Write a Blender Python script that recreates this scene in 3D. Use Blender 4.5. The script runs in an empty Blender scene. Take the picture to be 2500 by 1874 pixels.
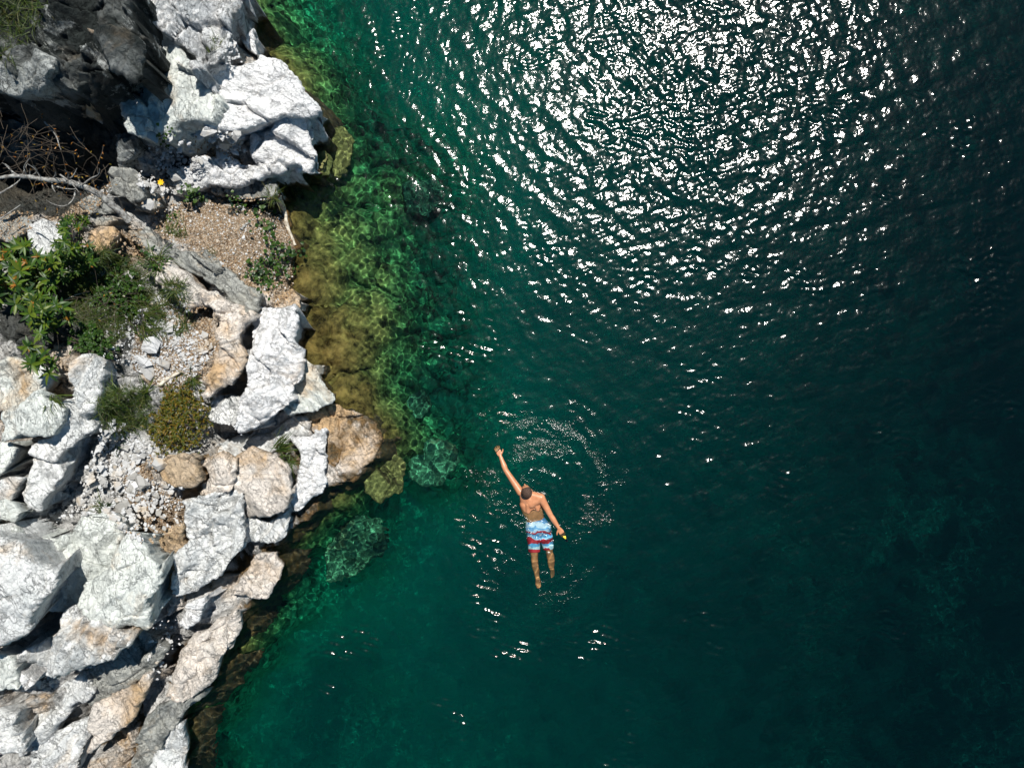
import bpy, bmesh, math, random
import numpy as np
from mathutils import Vector, Matrix

# ------------------------------------------------------------------ camera, sky, sun, exposure
SC = bpy.context.scene
COL = SC.collection
CAM_H, FOC = 11.56, 1850.0                    # camera height over the water, focal length in photo pixels
cam = bpy.data.objects.new('camera', bpy.data.cameras.new('camera'))
COL.objects.link(cam); SC.camera = cam
cam.location = (0, 0, CAM_H)
cam.data.sensor_width = 36; cam.data.lens = 36 * FOC / 2500
cam.data.clip_start = .1; cam.data.clip_end = 600

SUN = Vector((350 / FOC, 807 / FOC, 1)).normalized()
world = bpy.data.worlds.new('World'); SC.world = world; world.use_nodes = True
wn = world.node_tree.nodes; wl = world.node_tree.links
sky = wn.new('ShaderNodeTexSky'); sky.sky_type = 'NISHITA'; sky.sun_disc = False
sky.sun_elevation = math.asin(SUN.z); sky.sun_rotation = math.atan2(SUN.x, SUN.y)
sky.air_density = 1.2; sky.dust_density = .6; sky.ozone_density = 1.5
tint = wn.new('ShaderNodeMix'); tint.data_type = 'RGBA'; tint.blend_type = 'MULTIPLY'; tint.inputs[0].default_value = 1
tint.inputs[7].default_value = (.48, .97, 1.2, 1); wl.new(sky.outputs[0], tint.inputs[6])
wl.new(tint.outputs[2], wn['Background'].inputs[0]); wn['Background'].inputs[1].default_value = .036
sl = bpy.data.lights.new('sun', 'SUN'); sl.energy = 5.0; sl.angle = math.radians(.5); sl.color = (1, .965, .9)
sun = bpy.data.objects.new('sun', sl); COL.objects.link(sun)
sun.rotation_euler = SUN.to_track_quat('Z', 'Y').to_euler(); sun.location = (5, 10, 20)
sl.cycles.is_caustics_light = True
SC.view_settings.view_transform = 'Standard'; SC.view_settings.look = 'None'
SC.view_settings.exposure = 0.42; SC.view_settings.gamma = 1.0
SC.view_settings.use_curve_mapping = False
SC.cycles.max_bounces = 8; SC.cycles.transmission_bounces = 6; SC.cycles.glossy_bounces = 3; SC.cycles.diffuse_bounces = 3
SC.cycles.sample_clamp_indirect = 4
SC.cycles.blur_glossy = .3
SC.cycles.use_denoising = True

# ------------------------------------------------------------------ noise in numpy
def hsh(ix, iy, s):
    h = (ix.astype(np.int64) * 374761393 + iy.astype(np.int64) * 668265263 + s * 2246822519) & 0xFFFFFFFF
    h = ((h ^ (h >> 13)) * 1274126177) & 0xFFFFFFFF
    h = ((h ^ (h >> 16)) * 2654435761) & 0xFFFFFFFF
    return ((h ^ (h >> 15)) & 0xFFFFFF) / float(0x1000000)

def gn(x, y, s=0):                                    # gradient noise, about -1..1
    ix = np.floor(x); iy = np.floor(y); fx = x - ix; fy = y - iy
    u = fx * fx * fx * (fx * (fx * 6 - 15) + 10); v = fy * fy * fy * (fy * (fy * 6 - 15) + 10)
    def g(dx, dy):
        a = hsh(ix + dx, iy + dy, s) * 6.2831853
        return np.cos(a) * (fx - dx) + np.sin(a) * (fy - dy)
    a = g(0, 0) * (1 - u) + g(1, 0) * u; b = g(0, 1) * (1 - u) + g(1, 1) * u
    return (a * (1 - v) + b * v) * 1.5

def fbm(x, y, s=0, o=4, gain=.5):
    t = 0; a = 1
    for k in range(o):
        t = t + a * gn(x, y, s + k * 17); x = x * 2.03 + 5.1; y = y * 2.03 - 3.7; a *= gain
    return t

def ridged(x, y, s=0, o=4):
    t = 0; a = 1
    for k in range(o):
        t = t + a * (1 - 2 * np.abs(gn(x, y, s + k * 13))); x = x * 2.1 + 1.7; y = y * 2.1 + 9.2; a *= .5
    return t * .5

def worley(x, y, s=0):                                # F1, F2, facet plane of the nearest cell
    ix = np.floor(x); iy = np.floor(y)
    f1 = np.full(x.shape, 9.); f2 = np.full(x.shape, 9.); pl = np.zeros(x.shape)
    for dx in (-1, 0, 1):
        for dy in (-1, 0, 1):
            cx = ix + dx; cy = iy + dy
            px = cx + hsh(cx, cy, s); py = cy + hsh(cx, cy, s + 1)
            ex = x - px; ey = y - py; d = np.sqrt(ex * ex + ey * ey)
            p = (hsh(cx, cy, s + 2) - .5) + ex * (hsh(cx, cy, s + 3) - .5) * 1.6 + ey * (hsh(cx, cy, s + 4) - .5) * 1.6
            n = d < f1
            f2 = np.where(n, f1, np.minimum(f2, d)); pl = np.where(n, p, pl); f1 = np.where(n, d, f1)
    return f1, f2, pl

def tin(x, y, s=0):                                   # planar facets meeting in sharp creases, about -1..1
    u = x - y * .57735; v = y * 1.1547; iu = np.floor(u); iv = np.floor(v); fu = u - iu; fv = v - iv
    h = lambda a, b: hsh(iu + a, iv + b, s) * 2 - 1
    lo = h(0, 0) * (1 - fu - fv) + h(1, 0) * fu + h(0, 1) * fv
    up = h(1, 1) * (fu + fv - 1) + h(1, 0) * (1 - fv) + h(0, 1) * (1 - fu)
    return np.where(fu + fv < 1, lo, up)
def tinf(x, y, s=0, o=3, gain=.45, st=None, el=1.8):
    if st is not None: x, y = (np.cos(st) * x + np.sin(st) * y) / el, -np.sin(st) * x + np.cos(st) * y
    t = 0; a = 1
    for k in range(o):
        wx = x + .5 * tin(x * .6 + 3, y * .6, s + 90 + k); wy = y + .5 * tin(x * .6, y * .6 + 7, s + 95 + k)
        t = t + a * tin(wx, wy, s + k * 19); c_, s_ = .8, .6; x, y = (c_ * x - s_ * y) * 2.3 + 4.1, (s_ * x + c_ * y) * 2.3 - 2.9; a *= gain
    return t

def sdpoly(x, y, P):                                  # signed distance, positive inside
    P = np.asarray(P, float); d = np.full(x.shape, 1e9); ins = np.zeros(x.shape, bool)
    n = len(P)
    for i in range(n):
        ax, ay = P[i]; bx, by = P[(i + 1) % n]
        ex, ey = bx - ax, by - ay; L = ex * ex + ey * ey + 1e-12
        t = np.clip(((x - ax) * ex + (y - ay) * ey) / L, 0, 1)
        d = np.minimum(d, np.hypot(x - ax - t * ex, y - ay - t * ey))
        if ay != by:
            c = ((ay > y) != (by > y)) & (x < (bx - ax) * (y - ay) / (by - ay) + ax)
            ins ^= c
    return np.where(ins, d, -d)

# ------------------------------------------------------------------ photo pixels to places
def W(px, py, z):
    k = (CAM_H - z) / FOC
    return ((px - 1250) * k, (937 - py) * k)
def WV(px, py, z):
    x, y = W(px, py, z); return Vector((x, y, z))
def reg(ox, oy, s):
    return lambda *p: [(ox + s * a, oy + s * b) for a, b in p]
R1 = reg(0, 0, .36184); R2 = reg(0, 500, .36184); R3 = reg(0, 850, .36184); R4 = reg(0, 1274, .36184)
Z1 = reg(0, 0, .18091); Z2 = reg(300, 0, .22615); Z3 = reg(0, 300, .22615); Z5 = reg(600, 1100, .24125)
ZM = reg(1150, 1050, .24134)                          # the swimmer's close-up
PX = lambda *p: list(p)

def smooth(a, b, x):
    t = np.clip((x - a) / (b - a), 0, 1); return t * t * (3 - 2 * t)

def tag(o, label=None, cat=None, group=None, kind=None):
    if label: o['label'] = label
    if cat: o['category'] = cat
    if group: o['group'] = group
    if kind: o['kind'] = kind
    return o

def link(name, me, m=None, parent=None):
    o = bpy.data.objects.new(name, me); COL.objects.link(o)
    if m is not None: me.materials.append(m)
    if parent is not None: o.parent = parent
    return o

def empty(name, loc=(0, 0, 0)):
    o = bpy.data.objects.new(name, None); COL.objects.link(o); o.location = loc; o.empty_display_size = .1
    return o

def mesh_np(name, V, F, smoothed=True, attrs=None):
    me = bpy.data.meshes.new(name); V = np.asarray(V, 'f'); F = np.asarray(F, 'i')
    me.vertices.add(len(V)); me.vertices.foreach_set('co', V.ravel())
    k = F.shape[1]
    me.loops.add(F.size); me.loops.foreach_set('vertex_index', F.ravel())
    me.polygons.add(len(F)); me.polygons.foreach_set('loop_start', np.arange(0, F.size, k).astype('i'))
    me.update(calc_edges=True)
    me.polygons.foreach_set('use_smooth', np.full(len(F), smoothed))
    for n, a in (attrs or {}).items():
        at = me.attributes.new(n, 'FLOAT', 'POINT'); at.data.foreach_set('value', np.asarray(a, 'f').ravel())
    return me

def grid_mesh(name, xs, ys, Zf, keep=None, attrs=None, origin=(0, 0, 0)):
    X, Y = np.meshgrid(xs, ys); Z = Zf
    m, n = X.shape; idx = np.arange(n * m).reshape(m, n)
    F = np.stack([idx[:-1, :-1], idx[:-1, 1:], idx[1:, 1:], idx[1:, :-1]], -1).reshape(-1, 4)
    V = np.stack([X, Y, Z], -1).reshape(-1, 3) - np.array(origin)
    at = {k: v.ravel() for k, v in (attrs or {}).items()}
    if keep is not None:
        F = F[keep.ravel()[F].any(axis=1)]
        used = np.zeros(len(V), bool); used[F.ravel()] = True
        rm = np.cumsum(used) - 1; V = V[used]; F = rm[F]; at = {k: v[used] for k, v in at.items()}
    return mesh_np(name, V, F, True, at)

def warp_grid(old, X, Y, Z, keep, name, origin):
    m, n = X.shape; idx = np.arange(n * m).reshape(m, n)
    F = np.stack([idx[:-1, :-1], idx[:-1, 1:], idx[1:, 1:], idx[1:, :-1]], -1).reshape(-1, 4)
    V = np.stack([X, Y, Z], -1).reshape(-1, 3) - np.array(origin)
    F = F[keep.ravel()[F].any(axis=1)]; used = np.zeros(len(V), bool); used[F.ravel()] = True
    rm = np.cumsum(used) - 1
    return mesh_np(name, V[used], rm[F], True)

def axis(a, b, st, out_a, out_b):
    c = list(np.arange(a, b + 1e-9, st)); s = st; x = c[-1]; hi = []
    while x < out_b: s *= 1.25; x += s; hi.append(x)
    s = st; x = c[0]; lo = []
    while x > out_a: s *= 1.25; x -= s; lo.append(x)
    return np.array(lo[::-1] + c + hi)

# ------------------------------------------------------------------ materials
def mat(name):
    m = bpy.data.materials.new(name); m.use_nodes = True; m.node_tree.nodes.clear()
    nt = m.node_tree
    return m, nt.nodes, nt.links
class NB:                                             # small node-building helper
    def __init__(s, name):
        s.m, s.N, s.L = mat(name)
        s.out = s.N.new('ShaderNodeOutputMaterial')
    def n(s, t, ins=None, **kw):
        d = s.N.new(t)
        for k, v in kw.items(): setattr(d, k, v)
        for k, v in (ins or {}).items():
            if hasattr(v, 'is_output') or isinstance(v, bpy.types.NodeSocket): s.L.new(v, d.inputs[k])
            else: d.inputs[k].default_value = v
        return d
    def noise(s, vec, scale, detail=4, rough=.55, dist=0):
        return s.n('ShaderNodeTexNoise', {'Vector': vec, 'Scale': scale, 'Detail': detail, 'Roughness': rough, 'Distortion': dist}).outputs['Fac']
    def ramp(s, fac, a, b, lo=0., hi=1.):
        return s.n('ShaderNodeMapRange', {'Value': fac, 'From Min': a, 'From Max': b, 'To Min': lo, 'To Max': hi}).outputs[0]
    def math(s, op, a, b=0., clamp=False):
        d = s.n('ShaderNodeMath', {0: a, 1: b}, operation=op); d.use_clamp = clamp; return d.outputs[0]
    def mix(s, f, a, b):
        d = s.N.new('ShaderNodeMix'); d.data_type = 'RGBA'
        for k, v in ((0, f), (6, a), (7, b)):
            if isinstance(v, bpy.types.NodeSocket): s.L.new(v, d.inputs[k])
            else: d.inputs[k].default_value = v if k == 0 else (*v, 1)
        return d.outputs[2]
    def warp(s, vec, scale, amt):
        c = s.n('ShaderNodeTexNoise', {'Vector': vec, 'Scale': scale, 'Detail': 3.})
        v = s.n('ShaderNodeVectorMath', {0: c.outputs['Color'], 1: (.5, .5, .5)}, operation='SUBTRACT').outputs[0]
        v = s.n('ShaderNodeVectorMath', {0: v, 'Scale': amt}, operation='SCALE').outputs[0]
        return s.n('ShaderNodeVectorMath', {0: vec, 1: v}, operation='ADD').outputs[0]

def rock_mat(name, base=(.66, .66, .645), base2=(.48, .50, .50), lichen=.5, stain=.35, ang=-55, vein=.5,
             stain_col=(.46, .29, .13), dirt=False, rough_bump=1.0, dark=(.035, .042, .045)):
    b = NB(name)
    pos = b.n('ShaderNodeNewGeometry').outputs['Position']
    mp = b.n('ShaderNodeMapping', {'Vector': pos, 'Rotation': (0, 0, math.radians(ang)), 'Scale': (.33, 1, .6)}, vector_type='TEXTURE')
    mp.inputs['Scale'].default_value = (2.6, .8, 1.2)
    w = b.warp(pos, 3.2, .35); sw = b.warp(mp.outputs[0], 2.5, .35)
    c = b.mix(b.ramp(b.noise(pos, 1.1, 5), .35, .65), base, base2)
    c = b.mix(b.ramp(b.noise(sw, 5, 7, .65), .42, .62, 0, .55), c, tuple(min(1, v * 1.22) for v in base))
    # ochre stains with shapes of their own
    sm = b.math('MULTIPLY', b.ramp(b.noise(b.warp(pos, 1.5, .8), .9, 6, .6), .60 - .22 * stain, .76 - .22 * stain), .85)
    c = b.mix(sm, c, stain_col)
    # thin dark veins
    pass
    v2 = b.n('ShaderNodeTexVoronoi', {'Vector': w, 'Scale': 13.}, feature='DISTANCE_TO_EDGE').outputs[0]
    vm = b.ramp(b.noise(pos, 2.3, 3), .42, .6)
    vm1 = b.ramp(b.noise(pos, 1.7, 4), .44, .6)
    cn = b.noise(sw, 2.3, 6, .58, .5); ca = b.math('ABSOLUTE', b.math('SUBTRACT', cn, .5)); cl = b.ramp(ca, 0, .0085, 1, 0)
    cn2 = b.noise(w, 4.1, 5, .6, .3); cl2 = b.ramp(b.math('ABSOLUTE', b.math('SUBTRACT', cn2, .47)), 0, .008, 1, 0)
    l1 = b.math('MULTIPLY', b.math('MAXIMUM', cl, b.math('MULTIPLY', cl2, vm1)), vein, True)
    l2 = b.math('MULTIPLY', b.math('MULTIPLY', b.ramp(v2, 0, .05, 1, 0), vm), vein)
    ln = b.math('MAXIMUM', l1, l2, True)
    # dark lichen in ragged streaks and spots
    li = b.math('MULTIPLY', b.ramp(b.noise(sw, 3.4, 10, .72), .66 - .16 * lichen, .72 - .16 * lichen),
                b.ramp(b.noise(pos, 1.3, 3), .5 - .18 * lichen, .72 - .1 * lichen))
    sp = b.ramp(b.noise(pos, 26, 6, .7), .60 - .05 * lichen, .68 - .05 * lichen)
    sp = b.math('MULTIPLY', sp, .5)
    c = b.mix(b.math('MAXIMUM', b.math('MAXIMUM', ln, li, True), sp, True), c, dark)
    if dirt:
        at = b.n('ShaderNodeAttribute', attribute_name='dirt').outputs['Fac']
        dn = b.math('ADD', at, b.math('MULTIPLY', b.math('SUBTRACT', b.noise(pos, 6, 6, .65), .5), .9))
        dm = b.ramp(dn, .42, .58)
        dc = b.mix(b.ramp(b.noise(pos, 3.2, 4), .35, .65), (.17, .105, .055), (.25, .18, .115))
        dc = b.mix(b.ramp(b.noise(pos, 48, 3, .7), .5, .6), dc, (.52, .46, .38))
        dc = b.mix(b.ramp(b.noise(pos, 30, 4, .7), .58, .66), dc, (.1, .06, .035))
        c = b.mix(dm, c, dc)
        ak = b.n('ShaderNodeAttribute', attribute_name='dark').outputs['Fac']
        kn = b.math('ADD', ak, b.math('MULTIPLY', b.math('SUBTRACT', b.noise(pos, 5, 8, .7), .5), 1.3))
        c = b.mix(b.ramp(kn, .5, .68, 0, .93), c, (.03, .034, .03))  # painted shade: blends the ground towards near-black inside those outlines
    # brown algae line just above and under the water
    z = b.n('ShaderNodeSeparateXYZ', {0: pos}).outputs[2]
    zz = b.math('ADD', z, b.math('MULTIPLY', b.noise(pos, 4, 5), -.22))
    al = b.mix(b.ramp(b.noise(pos, 9, 5), .4, .6), (.16, .085, .02), (.06, .045, .02))
    if not name.startswith(('algae', 'gold')): c = b.mix(b.ramp(zz, -.02, .05, .92, 0), c, al)
    # relief
    h = b.math('MULTIPLY', b.noise(sw, 11, 10, .75), .8)
    h = b.math('ADD', h, b.math('MULTIPLY', b.noise(pos, 34, 6, .7), .28))
    h = b.math('SUBTRACT', h, b.math('MULTIPLY', b.math('MAXIMUM', cl, cl2), .45))
    h = b.math('ADD', h, b.math('MULTIPLY', b.ramp(v2, 0, .06), .12))
    tn = b.math('MULTIPLY', b.noise(b.warp(mp.outputs[0], 1.2, .5), 2.6, 7, .62), 15.)
    tr = b.math('ADD', b.math('FLOOR', tn), b.ramp(b.math('FRACT', tn), 0, .22))
    h = b.math('ADD', h, b.math('MULTIPLY', tr, .20))
    bp = b.n('ShaderNodeBump', {'Height': h, 'Strength': 1., 'Distance': .040 * rough_bump})
    s = b.n('ShaderNodeBsdfPrincipled', {'Base Color': c, 'Roughness': .82, 'Normal': bp.outputs[0]})
    s.inputs['Specular IOR Level'].default_value = .25
    b.L.new(s.outputs[0], b.out.inputs[0])
    return b.m

MROCK = {
    'white': rock_mat('white_marble'),
    'clean': rock_mat('pale_smooth_marble', (.64, .66, .62), (.48, .51, .485), lichen=.36, stain=.12, vein=.24, rough_bump=1., ang=-75),
    'bright': rock_mat('bright_marble', (.72, .715, .71), (.64, .64, .64), lichen=.45, stain=.05, vein=.35, ang=-20),
    'pink': rock_mat('ochre_tinged_marble', (.62, .56, .50), (.5, .47, .43), lichen=.35, stain=.75, vein=.5),
    'tan': rock_mat('ochre_rock', (.5, .38, .25), (.42, .34, .26), lichen=.4, stain=.8, vein=.5, rough_bump=1.3),
    'grey': rock_mat('grey_lichen_rock', (.34, .34, .31), (.24, .25, .24), lichen=.75, stain=.35, vein=.6),
    'dark': rock_mat('dark_lichen_rock', (.52, .54, .52), (.15, .165, .16), lichen=1.15, stain=.1, vein=.8, rough_bump=1.5),
    'black': rock_mat('shade_black_mossy_rock', (.46, .48, .47), (.08, .09, .08), lichen=1.8, stain=0, vein=.8, rough_bump=1.6, dark=(.02, .026, .025)),  # near-black tone paints in the shade of the overhung face, over mossy rock
    'streaked': rock_mat('dark_streaked_marble', (.62, .62, .62), (.5, .52, .53), lichen=.85, stain=0, vein=.7, ang=-70, rough_bump=1.3),
    'cliff': rock_mat('fractured_cliff_rock', (.58, .57, .55), (.34, .34, .33), lichen=.75, stain=.5, vein=.8, dirt=True, rough_bump=1.4),
}

# ------------------------------------------------------------------ the shoreline and the ground heights
SHORE = [(560, -400), (566, -120), (570, 0), (579, 29), (593, 54), (615, 76), (619, 123), (615, 150), (651, 140), (677, 155), (690, 172), (711, 194),
         (747, 234), (776, 272), (766, 308), (760, 355), (776, 383), (760, 404), (738, 411), (687, 436), (676, 458), (684, 481),
         (698, 517), (709, 561), (724, 593), (727, 605), (712, 645), (709, 703), (724, 731), (722, 753), (729, 789),
         (733, 876), (742, 887), (763, 902), (800, 970), (800, 996), (868, 1006), (915, 1035), (938, 1070), (926, 1104), (892, 1141),
         (853, 1175), (807, 1194), (788, 1208), (769, 1245), (735, 1278), (706, 1300), (697, 1312), (660, 1338), (666, 1362),
         (678, 1390), (672, 1411), (648, 1438), (614, 1466), (600, 1490), (593, 1509), (575, 1545), (564, 1574),
         (543, 1596), (539, 1643), (503, 1697), (456, 1741), (434, 1766), (436, 1795), (427, 1867), (420, 1990), (380, 2400),
         (-1500, 2400), (-1500, -400)]
SHW = [W(a, b, 0.03) for a, b in SHORE]
G = [(230, 1700, .35), (330, 1650, .45), (150, 1770, .5), (60, 1700, .7), (400, 1570, .4), (388, 1480, .5), (480, 1510, .4), (560, 1430, .12), (525, 1465, .15), (30, 1590, 1.0), (140, 1560, 1.0), (-300, -100, 3.0), (0, 0, 2.8), (200, 60, 2.8), (270, 130, 2.2), (310, 250, 1.0), (250, 300, .9), (100, 330, 1.2), (0, 340, 1.5), (-200, 350, 1.8),
     (100, 460, .6), (220, 420, .55), (300, 400, .9), (400, 430, .9), (350, 340, 1.1), (420, 380, .9), (500, 380, .7), (400, 520, .6),
     (520, 540, .75), (600, 560, .75), (650, 620, .65), (480, 640, .85), (350, 600, 1.0), (200, 560, 1.1), (50, 560, 1.3),
     (100, 700, 1.4), (250, 750, 1.3), (350, 800, 1.25), (450, 780, 1.15), (600, 800, .55), (680, 800, .35), (300, 950, 1.2),
     (430, 900, 1.1), (500, 1000, .8), (60, 900, 1.3), (-100, 900, 1.8), (232, 1010, 1.15), (300, 1150, 1.2), (235, 1235, 1.2), (400, 1200, 1.05),
     (420, 1330, .8), (500, 1250, .7), (600, 1200, .4), (700, 1100, .2), (700, 1040, .2), (850, 1080, .12), (780, 1120, .18), (100, 1300, 1.5), (0, 1300, 1.7),
     (100, 1500, 1.0), (0, 1600, 1.3), (-200, 1500, 2.), (200, 1650, .6), (300, 1800, .3), (100, 1800, .5), (400, 1600, .35), (500, 1560, .15),
     (-100, 1900, .9), (420, 1450, .45), (400, 100, 1.2), (450, 250, .9), (560, 100, .6), (600, 250, .6), (450, 0, 1.3), (200, -300, 2.8),
     (-900, 0, 3.4), (-900, 900, 2.6), (-900, 1800, 2.4), (-200, 2200, 1.2), (300, 2200, .5)]
for i in range(len(SHORE) - 2):
    (a, b), (c, d) = SHORE[i], SHORE[i + 1]
    n = max(1, int(math.hypot(c - a, d - b) / 60))
    for k in range(n): G.append((a + (c - a) * k / n, b + (d - b) * k / n, .06))
class RBF:
    def __init__(s, pts):
        s.P = np.array([[*W(a, b, z), z] for a, b, z in pts])
        D = np.hypot(s.P[:, None, 0] - s.P[None, :, 0], s.P[:, None, 1] - s.P[None, :, 1])
        s.m = s.P[:, 2].mean(); s.w = np.linalg.solve(D - .012 * np.eye(len(D)), s.P[:, 2] - s.m)
    def __call__(s, X, Y):
        Z = np.full(X.shape, s.m)
        for (x, y, _), w in zip(s.P, s.w): Z += w * np.hypot(X - x, Y - y)
        return Z
BL = []
def B(*a, **k): BL.append((a, k))
# top left: the high dark outcrop
B('outcrop', 'high dark mottled outcrop filling the top left corner', PX((-500, -400), (250, -300), (290, -60), (292, 20), (300, 60), (318, 90), (300, 120), (250, 150), (190, 140), (130, 190), (95, 180), (60, 190), (0, 170), (-500, 200)), 2.75, .02, -.06, 'black', seed=3, cat='outcrop', wall=5, amp=1.1, uc=.1)
B('boulder', 'dark rounded overhanging boulder nose above the pale smooth slab', Z1((1240, 430), (1480, 380), (1670, 430), (1800, 500), (1865, 580), (1850, 760), (1840, 930), (1780, 1030), (1690, 1060), (1540, 980), (1400, 930), (1330, 700)), 2.85, -.1, -.12, 'black', 'strata', seed=8, st=40, bev=.16, wall=7, cat='boulder', uc=.65, gap=.7)
B('ledge', 'ragged dark ledge with silvery streaks below the top left outcrop', Z1((640, 760), (1000, 900), (1400, 830), (1520, 1000), (1290, 1240), (1180, 1310), (950, 1330), (700, 1220), (560, 1080)), 2.4, .05, -.5, 'black', 'strata', seed=15, st=30, cat='ledge')
B('rock', 'pale lump with dark mottling on the left edge of the top outcrop', Z1((-200, 850), (120, 820), (420, 700), (600, 760), (640, 900), (520, 1100), (380, 1170), (150, 1160), (-200, 1120)), 2.75, .0, -.15, 'dark', seed=21)
B('ledge', 'broken shaded ledge with pale patches above the bare branch', Z3((-300, 0), (100, 40), (430, 130), (620, 170), (820, 190), (880, 300), (860, 430), (640, 470), (470, 470), (330, 420), (-300, 330)), 1.25, 0, -.3, 'black', 'strata', seed=27, st=10, cat='ledge')
B('rock', 'narrow shaded blue-white slab under the dark boulder nose', Z1((1220, 1380), (1500, 1180), (1560, 1260), (1450, 1340), (1300, 1560), (1200, 1560)), 1.7, -.2, -.5, 'white', 'smooth', seed=33)
# middle top
B('slab', 'broad pale smooth slab between the dark nose and the big white block', R1((760, -120), (860, -60), (840, 60), (1000, 90), (1120, 180), (1230, 380), (1300, 500), (1410, 620), (1415, 700), (1380, 780), (1240, 820), (1100, 840), (1030, 840), (880, 790), (800, 640), (790, 500), (780, 300), (770, 100)), 1.8, -.06, -.04, 'clean', 'smooth', seed=40, cat='slab', bev=.12, wall=5, amp=.8, uc=0., gap=.5)
B('outcrop', 'jagged dark-streaked white outcrop at the top edge above the smooth slab', R1((880, -300), (1540, -300), (1560, 20), (1590, 80), (1560, 200), (1490, 330), (1450, 480), (1420, 600), (1330, 520), (1250, 400), (1180, 230), (1080, 140), (980, 60), (870, 20)), 1.85, -.30, .0, 'streaked', seed=46, cat='outcrop', amp=1.25, wall=4)
B('block', 'largest bright white block reaching into the water at the top', R1((1415, 720), (1440, 600), (1440, 480), (1500, 420), (1700, 405), (1800, 382), (1870, 420), (1960, 530), (2060, 640), (2140, 752), (1990, 775), (1850, 825), (1690, 850), (1580, 900), (1385, 890), (1390, 800)), 1.2, -.16, -.05, 'bright', 'smooth', seed=52, cat='block', wall=3, st=15, amp=.9, gap=.5)
B('rock', 'rounded white rock split off below the largest white block', R1((1690, 880), (1860, 850), (2030, 790), (2135, 770), (2105, 850), (2085, 980), (2125, 1060), (2090, 1110), (1990, 1100), (1960, 1060), (1830, 1090), (1720, 1060), (1670, 990)), .8, -.06, -.06, 'bright', 'smooth', seed=58, wall=3)
B('ledge', 'cracked pale ledge sloping to the dark inlet above the dirt patch', R1((1190, 1180), (1290, 1090), (1400, 1050), (1600, 1090), (1800, 1120), (1990, 1110), (1900, 1180), (1780, 1200), (1600, 1250), (1430, 1230), (1280, 1290), (1190, 1300)), .85, -.06, -.1, 'bright', seed=64, cat='ledge')
B('rock', 'low grey rock in the shadow at the head of the inlet', R1((1440, 1260), (1620, 1250), (1780, 1200), (1890, 1250), (1880, 1310), (1750, 1325), (1560, 1330), (1440, 1310)), .55, 0, -.1, 'grey', seed=70)
B('rock', 'small white egg-shaped rock topmost by the brown shallows', R1((1510, 90), (1560, 80), (1592, 112), (1565, 162), (1525, 140)), 1.0, kind='bright', style='smooth', seed=73)
B('rock', 'small white rock touching the brown shallows near the top', R1((1592, 128), (1640, 128), (1645, 170), (1605, 205), (1568, 180)), .7, kind='bright', style='smooth', seed=76)
B('rock', 'long white triangular rock pointing up beside the mossy cleft', R1((1500, 205), (1545, 220), (1582, 335), (1560, 368), (1478, 335), (1488, 260)), 1.25, kind='bright', style='smooth', seed=79)
B('rock', 'notched white rock on the water edge above the largest block', R1((1640, 240), (1698, 200), (1702, 290), (1718, 345), (1655, 335), (1610, 265)), .75, kind='bright', style='smooth', seed=82)
B('rock', 'pale ribbed rock under the blue shadow of the dark nose', R1((880, 800), (940, 780), (1010, 810), (1040, 850), (960, 940), (870, 910), (850, 860)), 1.7, -.1, -.2, 'clean', 'strata', seed=85, st=100)
B('rock', 'dark wrinkled rock wedged in the gully below the smooth slab', R1((830, 910), (910, 900), (935, 950), (890, 1060), (810, 1140), (780, 1110), (800, 1000)), 1.35, .1, -.3, 'dark', 'strata', seed=88, st=20)
B('boulder', 'tan grey boulder under the lower end of the bare branch', R1((825, 1150), (900, 1175), (950, 1250), (930, 1310), (860, 1350), (760, 1330), (700, 1300), (715, 1230), (770, 1155)), 1.35, .1, -.15, 'grey', seed=91, cat='boulder')
B('rock', 'flat greenish rock in shade right of the tan boulder', R1((900, 1340), (960, 1290), (1050, 1300), (1060, 1370), (1000, 1420), (900, 1410)), 1.0, kind='grey', style='smooth', seed=94)
B('rock', 'flat grey rock crossed by the bare branch', R1((520, 1375), (620, 1350), (750, 1365), (770, 1410), (640, 1455), (560, 1430)), 1.2, kind='grey', style='smooth', seed=97)
B('slab', 'small pointed slab below the branch with a deep shadow under it', R1((600, 1492), (660, 1452), (745, 1442), (765, 1462), (700, 1500), (620, 1510)), 1.45, kind='grey', style='smooth', seed=100, cat='slab', wall=9)
B('rock', 'white rock patterned with branch shadows above the leafy shrub', R1((195, 1540), (290, 1500), (440, 1515), (455, 1600), (380, 1720), (210, 1720), (180, 1620)), 1.75, kind='white', style='smooth', seed=103)
B('rock', 'pale rock with leaf shadows under the foot of the branch', R2((600, 170), (700, 140), (775, 150), (760, 230), (670, 320), (650, 400), (610, 400), (590, 290)), 1.6, kind='pink', style='smooth', seed=106)
B('rock', 'dark brown rock at the left edge beneath the branch', R1((-100, 1480), (90, 1450), (210, 1480), (210, 1560), (70, 1600), (-100, 1600)), 1.7, kind='grey', style='smooth', seed=109)
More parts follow.
